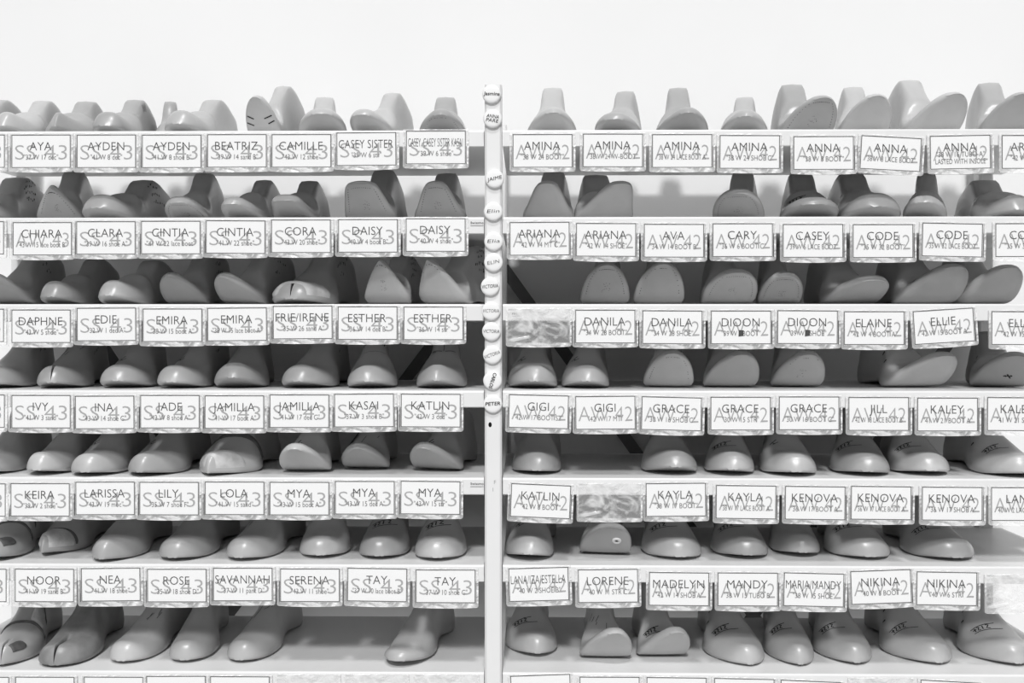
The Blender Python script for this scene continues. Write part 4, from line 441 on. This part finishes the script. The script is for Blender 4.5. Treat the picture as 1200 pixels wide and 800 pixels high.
class Last:
    """a shoe last: sole on z = 0 from heel to ball, forefoot turned up by theta; toe points to -y, origin under the ball"""
    def __init__(s, W, L, H, theta, toe, tt, skew=0.0, cone=0.5, tb=0.046, arch=0.006, bend=.56):
        s.W, s.L, s.H, s.theta, s.toe, s.tt, s.skew, s.cone, s.tb, s.arch = W, L, H, theta, toe, tt, skew, cone, tb, arch
        tt_ = np.linspace(0, 1, 401)
        a = np.clip((tt_ - bend) / .25, 0, 1); a = theta * a*a*(3 - 2*a)
        ds = L / 400
        fy = np.concatenate([[0], np.cumsum(np.cos(a[:-1]) * ds)]); fz = np.concatenate([[0], np.cumsum(np.sin(a[:-1]) * ds)])
        bump = np.clip((tt_ - .10) / .48, 0, 1)
        fz = fz + arch * np.sin(np.pi * bump) ** 2
        s._t, s._a, s._fy, s._fz = tt_, a, fy - np.interp(.64, tt_, fy), fz
    def half(s, t):
        t = np.asarray(t, float)
        w = hermite([0, .10, .2, .34, .42, .55, .66, .72, 1], [.315, .32, .315, .27, .29, .40, .485, .5, .5], t) * s.W
        heel = np.clip(t / .11, 0, 1); w = w * np.sqrt(np.clip(1 - (1 - heel) ** 2, 0, 1))
        u = np.clip((t - .70) / .30, 0, 1)
        return np.maximum(w * toe_outline(s.toe, u), .0004)
    def mid(s, t):
        u = np.clip((np.asarray(t, float) - .55) / .45, 0, 1)
        return s.skew * s.W * u ** 1.5
    def top(s, t):
        t = np.asarray(t, float)
        h = hermite([0, .10, .22, .34, .40, .47, .55, .63, .72, .82, .92, 1],
                    [.74*s.H, .88*s.H, .965*s.H, s.H, .97*s.H, .82*s.H, .62*s.H + .004, s.tb + .006, s.tb*.62 + s.tt*.38,
                     s.tt*1.10, s.tt*1.0, s.tt*.95], t)
        e = np.clip((t - .945) / .055, 0, 1)
        return h * np.maximum((1 - e ** 2.6) ** .5, .12)
    def point(s, t, v):
        """v = -1 left feather edge ... 0 top centre ... 1 right feather edge (over the top)"""
        t = np.asarray(t, float); v = np.asarray(v, float)
        w, h, c = s.half(t), s.top(t), s.mid(t)
        q = np.abs(v); sg = np.sign(v)
        ang = (1 - q) * np.pi / 2                                   # 0 at the edge, pi/2 on top
        g = 1 - np.clip((t - .40) / .22, 0, 1); g = g*g*(3 - 2*g)   # cone-ness
        zeta = np.sin(ang) ** (.9 + .25*g); 
        dome = np.cos(ang) ** .78 * w
        cw = np.minimum(s.cone * .36 * s.W, w)
        zl = np.clip(zeta / .93, 0, 1)
        wc = w * (1 + .06*np.sin(np.pi*np.clip(zl*2.2, 0, 1))) * (1 - zl**1.25) + cw * zl**1.25
        conep = wc * np.cos(ang) ** .20
        x = (dome * (1 - g) + conep * g)
        return s.place(t, c + sg * x, .004 * (h > .012) + (h - .004 * (h > .012)) * zeta)
    def under(s, t, f):
        """f = -1 .. 1 across the flat sole"""
        t = np.asarray(t, float); f = np.asarray(f, float)
        w, c = s.half(t), s.mid(t)
        return s.place(t, c + f * w * .955, 0.0006 * f * f + 0 * t)
    def place(s, t, x, n):
        a = np.interp(t, s._t, s._a); fy = np.interp(t, s._t, s._fy); fz = np.interp(t, s._t, s._fz)
        back = np.clip(1 - t / .22, 0, 1) * np.clip(n / max(s.H, .01), 0, 1.2) ** 1.6 * .016
        return np.stack(np.broadcast_arrays(x, -(fy + back - n * np.sin(a)), fz + n * np.cos(a)), -1)
    def mesh(s, nh=11, groove=None):
        vs = []; T = []
        q = np.linspace(0, 1, nh)
        if groove is not None: q = np.unique(np.concatenate([q, [.012, .02, .03, .042, .06, .10]]))
        ring = np.concatenate([-q[::-1], q[1:]])                    # left edge -> top -> right edge
        fs = np.array([.97, .6, .2, -.2, -.6, -.97])
        for t in T_ROWS:
            up = s.point(np.full(len(ring), t), ring)
            if groove is not None and t > groove:
                k = np.clip((t - groove) / .03, 0, 1)
                lo = s.under(np.full(len(ring), t), np.zeros(len(ring)))
                wgt = (k * np.exp(-(np.abs(ring) / .026) ** 4))[:, None]
                up = up * (1 - wgt * .8) + (lo * np.array([0, 1, 1]) + up * np.array([1, 0, 0])) * wgt * .8
            lo = s.under(np.full(len(fs), t), fs)
            r = np.concatenate([up, lo]); vs.append(r); T += [t] * len(r)
        n = len(vs[0]); V = np.concatenate(vs); F = []
        for i in range(len(T_ROWS) - 1):
            for j in range(n):
                k = (j + 1) % n
                F.append((i*n + j, i*n + k, (i+1)*n + k, (i+1)*n + j))
        F.append(tuple(range(n - 1, -1, -1))); F.append(tuple(range((len(T_ROWS)-1)*n, len(T_ROWS)*n)))
        return V, F, np.array(T), n, len(ring)

# ------------------------------------------------------------------ lettering used on cards, discs and shelves
CW, CH, PX = .0916, .0514, .0013
keys = set()
for c in CARDS:
    if c['season']: keys.add((c['season'], -.012, 0))
    if c['name']: keys.add((c['name'], -.010, 0))
    for part in c['code'].replace('#', ' ').split('|'):
        if part: keys.add((part, -.004, 0))
for x, z, ang, txt, bold in DISCS:
    for part in txt.split('|'): keys.add((part, bold, .12))
keys |= {('Swissmo', .01, 0), ('m s', .01, 0), ('F', 0, 0), ('1', 0, 0)}
prepare_text(keys)

# ------------------------------------------------------------------ the room
mb = MB(); mb.box(-4, 4, WALL_Y, WALL_Y + .12, 0, 3.2); tag(mb.build('wall_back', [M['wall']]), 'plain white painted wall behind the racks', 'wall', kind='structure')
mb = MB(); mb.box(-4, 4, -4, WALL_Y, -.06, 0); tag(mb.build('floor', [M['floor']]), 'grey floor under the racks', 'floor', kind='structure')

# ------------------------------------------------------------------ the racks
DEPTH = .30
def shelf(rack, r, x0, x1):
    z = SHELF_Z[r]; h = .026
    # folded sheet-metal tray: rolled front lip, deck, rear lip and closed underside
    pr = [(0, z - h + .0012), (.0012, z - h), (DEPTH - .001, z - h), (DEPTH, z - h + .001), (DEPTH, z - .001), (DEPTH - .001, z),
          (.003, z), (.0012, z - .0006), (.0004, z - .0016), (0, z - .003)]
    m = MB(); n = len(pr)
    m.add([(x0, y, q) for y, q in pr] + [(x1, y, q) for y, q in pr],
          [(k, k + n, (k + 1) % n + n, (k + 1) % n) for k in range(n)] + [tuple(range(n)), tuple(range(2 * n - 1, n - 1, -1))])
    o = m.build('metal_shelf', [M['shelf']])
    tag(o, 'white metal shelf, %s of the %s rack, edged with name cards' % (ORD_SHELF[r], RACK[rack]), 'shelf', 'white metal shelves')
    return o
shelves = {}
for r in range(1, 8):
    shelves['L', r] = shelf('L', r, LX0, LX1); shelves['R', r] = shelf('R', r, RX0, RX1)

def shelf_sticker(rack, r, x, dz, txt, w, cap):
    m = MB(); z = SHELF_Z[r] - dz
    put_text(m, (txt, 0.01, 0), x, z, cap, 0, -.0006, width=w)
    m.add([(x - w / 2, -.0006, z - cap * .9), (x + w / 2, -.0006, z - cap * .9), (x + w / 2, -.0006, z - cap * .6), (x - w / 2, -.0006, z - cap * .6)], [(0, 1, 2, 3)], 1)
    tag(m.build('printed_mark', [M['code'], M['season']], shelves[rack, r]), 'small printed maker mark')

def post(name, label, x0, x1, y0, y1, z1):
    m = MB(); b = .003
    pr = [(x0 + b, y0), (x1 - b, y0), (x1, y0 + b), (x1, y1), (x0, y1), (x0, y0 + b)]; n = len(pr)
    m.add([(x, y, 0) for x, y in pr] + [(x, y, z1) for x, y in pr], [(k, (k + 1) % n, (k + 1) % n + n, k + n) for k in range(n)] + [tuple(range(n - 1, -1, -1)), tuple(range(n, 2 * n))])
    o = m.build(name, [M['post']]); tag(o, label, 'post', 'rack uprights'); return o
centre = post('upright_post', 'white upright post between the racks, studded with round lettered discs', PX0, PX1, -.010, .024, POST_TOP)
m = MB(); m.lathe_y([(.0026, 0), (.0022, -.0003), (.0012, -.0003)], 14, 0, (HOLE[0], -.0101, HOLE[1])); 
m.v = [(x, y, HOLE[1] + (z - HOLE[1]) * 1.5) for x, y, z in m.v]; tag(m.build('bolt_hole', [M['hole']], centre), 'dark bolt hole')
m = MB()
for k, t in enumerate(('F', '1')): put_text(m, (t, 0, 0), MARK[0] + .002 - .003 * k, MARK[1] - .011 * k, .006, 0, -.0104)
m.build('printed_mark', [M['season']], centre)
post('upright_post', 'white rear post at the outer end of the SS 43 rack', REAR_L - .013, REAR_L + .013, DEPTH + .001, DEPTH + .023, POST_TOP)
post('upright_post', 'white rear post at the outer end of the AW 42 rack', REAR_R - .013, REAR_R + .013, DEPTH + .001, DEPTH + .023, POST_TOP)
post('upright_post', 'white rear post hidden behind the disc-studded front post', PX0 - .002, PX1 + .002, DEPTH + .001, DEPTH + .023, POST_TOP)

def brace(a, b, label, y):
    (xa, za), (xb, zb) = a, b; L = math.hypot(xb - xa, zb - za); ux, uz = (xb - xa) / L, (zb - za) / L; w = .0105
    m = MB(); v = []
    for yy in (y, y + .003):
        for (x, z) in (a, b):
            for sg in (-1, 1): v.append((x - sg * uz * w, yy, z + sg * ux * w))
    m.add(v, [(0, 1, 3, 2), (4, 6, 7, 5), (0, 4, 5, 1), (2, 3, 7, 6), (0, 2, 6, 4), (1, 5, 7, 3)])
    for (x, z) in (a, b): m.lathe_y([(.006, 0), (.006, -.002), (.003, -.003)], 12, 0, (x, y, z))
    tag(m.build('diagonal_brace', [M['brace']]), label, 'brace', 'diagonal braces behind the racks')
for a_, b_, l_, y_ in BRACES: brace(a_, b_, l_, y_)

# ------------------------------------------------------------------ name cards in clear sleeves
shelf_sticker('L', 2, SX['L2'], .0105, 'Swissmo', .020, .0036)
shelf_sticker('L', 5, SX['L5'], .0105, 'Swissmo', .020, .0036)
shelf_sticker('R', 3, SX['R3'], .0160, 'm s', .015, .0034)

def rounded(x0, x1, z0, z1, r, bow=0, n=5):
    """outline, counter-clockwise seen from the front; the lower edge bows down by bow"""
    p = []
    for cx, cz, a0 in ((x1 - r, z1 - r * .4, 0), (x0 + r, z1 - r * .4, 90), (x0 + r, z0 + r, 180), (x1 - r, z0 + r, 270)):
        rr = r * .4 if a0 < 180 else r
        ccx = cx if a0 >= 180 else (x1 - rr if a0 == 0 else x0 + rr)
        for k in range(n): a = math.radians(a0 + 90 * k / (n - 1)); p.append((ccx + rr * math.cos(a), cz + rr * math.sin(a)))
        if a0 == 180:
            for k in range(1, 6): u = k / 6; p.append((x0 + r + (x1 - x0 - 2 * r) * u, z0 - bow * 4 * u * (1 - u)))
    return p

def sleeve(parent, seed, is_empty):
    rg = random.Random(seed)
    lo = -CH - .0055 - rg.random() * .0012
    out = rounded(-.0044, CW + .0042, lo, .0016, .0035, .0006 + rg.random() * .0009)
    cx, cz = CW / 2, -CH / 2
    inn = [(min(max(x, -.0012), CW + .0012), min(max(z, -CH + .0002), .0006)) for x, z in out]
    n = len(out); yb, yf = -.0004, -.0030
    m = MB()                                            # welded seam: a thin ring with depth
    v = [(x, yf, z) for x, z in out] + [(x, yf - .0002, z) for x, z in inn] + [(x, yb, z) for x, z in out]
    m.add(v, [(k, (k + 1) % n, (k + 1) % n + n, k + n) for k in range(n)] + [(k + 2 * n, (k + 1) % n + 2 * n, (k + 1) % n, k) for k in range(n)])
    m.build('sleeve_seam', [M['seam']], parent)
    m = MB()
    if is_empty:
        NX, NZ = 26, 14; x0, x1, z0, z1 = -.002, CW + .002, lo + .002, .0005
        g = [(x0 + (x1 - x0) * i / NX, yf - .0006 - .0010 * math.sin(9.1 * i / NX + 3.7 * j / NZ + seed) * math.sin(math.pi * i / NX) * math.sin(math.pi * j / NZ), z0 + (z1 - z0) * j / NZ) for j in range(NZ + 1) for i in range(NX + 1)]
        m.add(g, [(j * (NX + 1) + i, j * (NX + 1) + i + 1, (j + 1) * (NX + 1) + i + 1, (j + 1) * (NX + 1) + i) for j in range(NZ) for i in range(NX)], 0, True)
        m.build('sleeve_film', [M['empty']], parent)
    else:
        m.add([(x, yf - .0001, z) for x, z in inn], [tuple(range(n))])
        m.build('sleeve_film', [M['film']], parent)

def name_card(k, c):
    root = empty('name_card' if c['season'] else 'card_sleeve', (c['x'], -.0008, c['z']), (0, -math.radians(c['rot']), 0))
    tag(root, c['label'], 'card' if c['season'] else 'sleeve', c['group'])
    sleeve(root, k * 7 + 1, not c['season'])
    if not c['season']: return
    m = MB(); y = -.0016
    m.box(0, CW, y, y + .0004, -CH, 0, 0)
    e, t = .0004, .0011                                 # printed border
    for x0, x1, z0, z1 in ((e, CW - e, -e - t, -e), (e, CW - e, -CH + e, -CH + e + t), (e, e + t, -CH + e + t, -e - t), (CW - e - t, CW - e, -CH + e + t, -e - t)):
        m.add([(x0, y - .0001, z0), (x1, y - .0001, z0), (x1, y - .0001, z1), (x0, y - .0001, z1)], [(0, 1, 2, 3)], 1)
    put_text(m, (c['season'], -.012, 0), CW / 2, -29.6 * PX, 18.4 * PX, 4, y - .0002, width=(61.5 if c['season'][0] == 'S' else 63) * PX)
    if c['name']:
        long_ = len(c['name']) > 14
        put_text(m, (c['name'], -.010, 0), CW / 2 - (.5 * PX), -18.7 * PX, 10.4 * PX, 2, y - .0003, maxw=64 * PX, squeeze=.95)
    if c['code']:
        parts = c['code'].split('|')
        for q, part in enumerate(parts):
            b = -29.6 * PX if len(parts) == 1 else (-25 - 8.2 * q) * PX
            put_text(m, (part.replace('#', ' '), -.004, 0), CW / 2, b, 6.3 * PX, 3, y - .0004, maxw=58 * PX, squeeze=.80)
            if '#' in part:                             # a number blotted out by hand
                m.add([(CW / 2 - .004, y - .0005, b - .001), (CW / 2 + .0035, y - .0005, b), (CW / 2 + .004, y - .0005, b + .0085), (CW / 2 - .0035, y - .0005, b + .009)], [(0, 1, 2, 3)], 2)
    m.build('card', [M['paper'], M['line'], M['name'], M['code'], M['season']], root)
for k, c in enumerate(CARDS): name_card(k, c)

# ------------------------------------------------------------------ lettered discs on the post
for k, (x, z, ang, txt, bold) in enumerate(DISCS):
    m = MB(); R = .0142
    m.lathe_y([(R * .97, 0), (R, -.0008), (R, -.0030), (R * .97, -.0042), (R * .90, -.0050), (R * .7, -.0054), (R * .35, -.0055), (.0004, -.0055)], 40, 0)
    parts = txt.split('|')
    for q, part in enumerate(parts):
        put_text(m, (part, bold, .12), 0, -.0022 + (.0030 if len(parts) > 1 else 0) - .0062 * q, .0054, 1, -.0061, width=min(.0245, .0040 * len(part) + .003))
    o = m.build('round_disc', [M['disc'], M['ink']]); o.location = (x, -.0102, z); o.rotation_euler = (0, -math.radians(ang), 0)
    tag(o, DISC_LABEL[k], 'disc', 'round lettered discs on the post')

# ------------------------------------------------------------------ shoe lasts
def normal_at(l, t, v):
    e = .004
    a = l.point(min(t + e, .999), v) - l.point(t - e, v); b = l.point(t, min(v + e, 1)) - l.point(t, max(v - e, -1))
    n = np.cross(a, b); k = np.linalg.norm(n)
    return n / k if k > 1e-12 else np.array([0, 0, 1.])

def ribbon(mb, l, path, w, mat, off=.0005, sub=4):
    """a pen stroke lying on the last along (t, v) points"""
    pts = []
    for (a, b) in zip(path[:-1], path[1:]):
        for k in range(sub): u = k / sub; pts.append((a[0] + (b[0] - a[0]) * u, a[1] + (b[1] - a[1]) * u))
    pts.append(path[-1])
    P = np.array([l.point(t, v) for t, v in pts]); N = np.array([normal_at(l, t, v) for t, v in pts])
    D = np.gradient(P, axis=0); S = np.cross(D, N); S /= np.maximum(np.linalg.norm(S, axis=1), 1e-9)[:, None]
    A = P + N * off + S * w / 2; B = P + N * off - S * w / 2; n = len(P)
    mb.add(list(A) + list(B), [(k, k + 1, k + 1 + n, k + n) for k in range(n - 1)], mat)

def sole_dot(mb, l, t, f, r, mat):
    p = l.under(t, f); a = l.under(min(t + .01, 1), f) - l.under(t - .01, f); b = l.under(t, f + .05) - l.under(t, f - .05)
    a = a / np.linalg.norm(a); b = b / np.linalg.norm(b); n = np.cross(b, a)
    p = p + n * .0004
    mb.add([p + a * r, p + b * r, p - a * r, p - b * r], [(0, 1, 2, 3)], mat)

def patch(l, t0, t1, v0, v1, thick, mats, name, parent, nt=14, nv=16, round_=False):
    """a piece of leather built up on the last"""
    vs = []
    for i in range(nt + 1):
        for j in range(nv + 1):
            u, w = i / nt, j / nv
            if round_: 
                k = math.sqrt(max(0, 1 - (2 * w - 1) ** 4)); t = t1 - (t1 - t0) * (1 - u) * k
            else: t = t0 + (t1 - t0) * u
            v = v0 + (v1 - v0) * w
            e = min(u * nt, (nt - u * nt), w * nv, (nv - w * nv), 1.0)
            vs.append(l.point(t, v) + normal_at(l, t, v) * (thick * (.25 + .75 * e)) * (1 if e > 0 else -.6))
    f = [(i * (nv + 1) + j, i * (nv + 1) + j + 1, (i + 1) * (nv + 1) + j + 1, (i + 1) * (nv + 1) + j) for i in range(nt) for j in range(nv)]
    return link(name, vs, f, mats, parent, None, True)

def code_mark(mb, l, rg, side):
    """a handwritten number between two ruled lines across the instep"""
    t0 = (.715 if side < 0 else .685) + rg.uniform(-.012, .012); dv = .46; v0 = (-.47 if side < 0 else -.36) + rg.uniform(-.05, .05); sl = .038
    ribbon(mb, l, [(t0, v0), (t0 - sl, v0 + dv)], .0012, 1); ribbon(mb, l, [(t0 + .042, v0 + .03), (t0 + .042 - sl, v0 + dv + .10)], .0012, 1)
    for k in range(4):
        a = v0 + .07 + k * .09; tt = t0 + .005 - sl * (k + 1) / 5
        if k % 2: ribbon(mb, l, [(tt + .003, a), (tt + .003, a + .05), (tt + .030, a + .005), (tt + .030, a + .06)], .0016, 1, sub=2)
        else: ribbon(mb, l, [(tt + .002, a + .03), (tt + .031, a + .025)], .0018, 1, sub=2)
    ribbon(mb, l, [(t0 + .016, v0 + .04), (t0 + .006, v0 + .14)], .0014, 1, sub=2)

def scribbles(mb, l, rg, side):
    """notes jotted on the side of the heel"""
    for line in range(rg.randint(2, 4)):
        t = .38 + rg.uniform(-.03, .05) - .0 * line; v = side * (.62 - .12 * line + rg.uniform(-.02, .02))
        for k in range(rg.randint(3, 6)):
            a = t - .026 * k
            if a < .08: break
            q = [(a + rg.uniform(-.008, .008), v + side * rg.uniform(-.03, .035)) for _ in range(rg.randint(2, 4))]
            ribbon(mb, l, q, .0019, 1, sub=2)

def shoe_last(k, d):
    rg = random.Random(k * 13 + 5)
    l = Last(d['W'], d['L'], d['H'], d['th'], d['toe'], d['tt'], d['skew'], tb=.046, bend=d['bend'], cone=.72 + rg.uniform(-.06, .06))
    V, F, T, n, nr = l.mesh(groove=d['groove'])
    mb = MB(); mb.add(V, F[:-2], 0, True); mb.add(V[:n], [tuple(range(n - 1, -1, -1))], 0); mb.add(V[-n:], [tuple(range(n))], 0)
    side = 1 if d['bay'] == 'L' else -1
    mk = d['mark']
    if mk == 'code': code_mark(mb, l, rg, side)
    if mk == 'tick': ribbon(mb, l, [(.68, -.34), (.65, -.16)], .0013, 1); ribbon(mb, l, [(.69, -.26), (.675, -.12)], .0011, 1); ribbon(mb, l, [(.672, -.26), (.686, -.2)], .0013, 1)
    if mk == 'scratch':
        for q in range(5): a = .52 + rg.uniform(0, .12); v = rg.uniform(-.35, .3); ribbon(mb, l, [(a, v), (a + rg.uniform(.02, .06), v - rg.uniform(.02, .12))], .0009, 2)
    if mk == 'arrow':
        ribbon(mb, l, [(.40, 0), (.60, 0)], .0010, 2, sub=8); ribbon(mb, l, [(.60, -.02), (.575, -.30)], .0014, 1); ribbon(mb, l, [(.60, .02), (.575, .30)], .0014, 1); ribbon(mb, l, [(.585, -.30), (.60, -.16)], .0014, 1)
    if mk == 'words':
        for q in range(5): v = -.30 + q * .12; ribbon(mb, l, [(.53, v), (.50, v + .04), (.53, v + .08), (.50, v + .1)], .0018, 1, sub=2); ribbon(mb, l, [(.485, v), (.46, v + .04), (.485, v + .08)], .0018, 1, sub=2)
        ribbon(mb, l, [(.60, -.25), (.60, .3)], .0008, 2)
    if mk == 'heel':
        for q in range(4): ribbon(mb, l, [(.36 + .02 * q, .25), (.35 + .02 * q, .45)], .0012, 1)
    if d['scr']: scribbles(mb, l, rg, side)
    if d['hinge']:
        for t, v in ((.50, side * .50), (.585, side * .54)): ribbon(mb, l, [(t - .006, v - .055), (t + .010, v + .05)], .0036, 1, sub=3)
    nl = d['nails']
    if nl in (1, 3, 4, 5):
        for q in range(30):                            # tack holes just inside the feather edge
            if q < 20: t, f = .77 + .18 * (q // 2) / 9, (.82 if q % 2 else -.82)
            else: f = -.62 + 1.24 * (q - 20) / 9; t = .968 - .02 * f * f
            if nl == 3 and rg.random() < .45: continue
            if nl in (4, 5) and (q < 14 or rg.random() < .3): continue
            sole_dot(mb, l, t, f, .0007 + .0003 * rg.random(), 2)
        if nl in (1, 4):
            for q in range(16): sole_dot(mb, l, .82 + rg.uniform(-.04, .04), rg.uniform(-.15, .2), .0006, 2)
    if nl == 2:                                        # ruled lines at both sides of the sole
        for t, f0, f1 in ((.86, -.85, -.45), (.81, -.9, -.5), (.84, .35, .9), (.80, .5, .92)):
            for q in range(12):
                f = f0 + (f1 - f0) * q / 11; sole_dot(mb, l, t - .02 * q / 11 * (1 if f0 < 0 else -1), f, .0012, 1)
    if nl == 6:
        for q in range(9): sole_dot(mb, l, .80 + .004 * math.sin(q * 2), -.05 + q * .035, .0016, 1)
        for q in range(6): sole_dot(mb, l, .815 - .007 * q, .05 + q * .03, .0015, 1)
    m0 = M['lastdark'] if d['dark'] else M['last%d' % rg.randrange(4)]
    o = mb.build('shoe_last', [m0, M['ink'], M['soft']])
    o.location = (d['x'], d['y'], SHELF_Z[d['row']] + .0004); o.rotation_euler = (0, 0, d['yaw'])
    tag(o, d['label'], 'shoe last', d['group'])
    if d['pad'] == 'toe':
        tag(patch(l, .80, .972, -.93, .93, .0022, [M['tan']], 'toe_piece', o), 'pale built-up toe piece')
        if d['groove'] is None: tag(patch(l, .775, .80, -.9, .9, .0012, [M['leather']], 'toe_seam', o, nt=3), 'dark seam behind the toe piece')
    if d['pad'] == 'strap':
        tag(patch(l, .585, .63, -.8, .9, .0022, [M['leather']], 'leather_strap', o, nt=5, nv=24), 'dark leather strap over the instep')
        tag(patch(l, .80, .972, -.93, .93, .0016, [M['tan']], 'toe_piece', o), 'pale built-up toe piece')
    if d['pad'] == 'instep':
        tag(patch(l, .50, .64, .15, .62, .0020, [M['tan']], 'leather_pad', o), 'pale leather pad on the instep')
        tag(patch(l, .645, .668, -.7, .85, .0016, [M['leather']], 'leather_strap', o, nt=4, nv=24), 'dark leather strap over the instep')
        tag(patch(l, .46, .475, -.5, .8, .0014, [M['leather']], 'leather_strap', o, nt=4, nv=24), 'dark leather strap over the instep')
        tag(patch(l, .86, .965, .2, .7, .0014, [M['leather']], 'toe_patch', o, round_=True), 'dark worn toe patch')
    if d['eyelet']:
        p = l.under(.86, .42); a = l.under(.88, .42) - l.under(.84, .42); b = l.under(.86, .5) - l.under(.86, .3); nrm = np.cross(a, b); nrm /= np.linalg.norm(nrm)
        if nrm[1] > 0: nrm = -nrm
        e = MB(); e.lathe_y([(.0072, .001), (.0072, -.0010), (.0064, -.0022), (.0036, -.0024), (.0030, -.0012), (.0030, .0002)], 28, 0); 
        e.lathe_y([(.0016, .0006), (.0016, -.0016), (.0009, -.0020)], 14, 1)
        eo = e.build('plug_eyelet', [M['cork'], M['brace']], o); eo.location = tuple(p)
        from mathutils import Vector
        eo.rotation_euler = Vector(nrm).to_track_quat('-Y', 'Z').to_euler(); tag(eo, 'pale round plug in the sole')
for k, d in enumerate(LASTS): shoe_last(k, d)
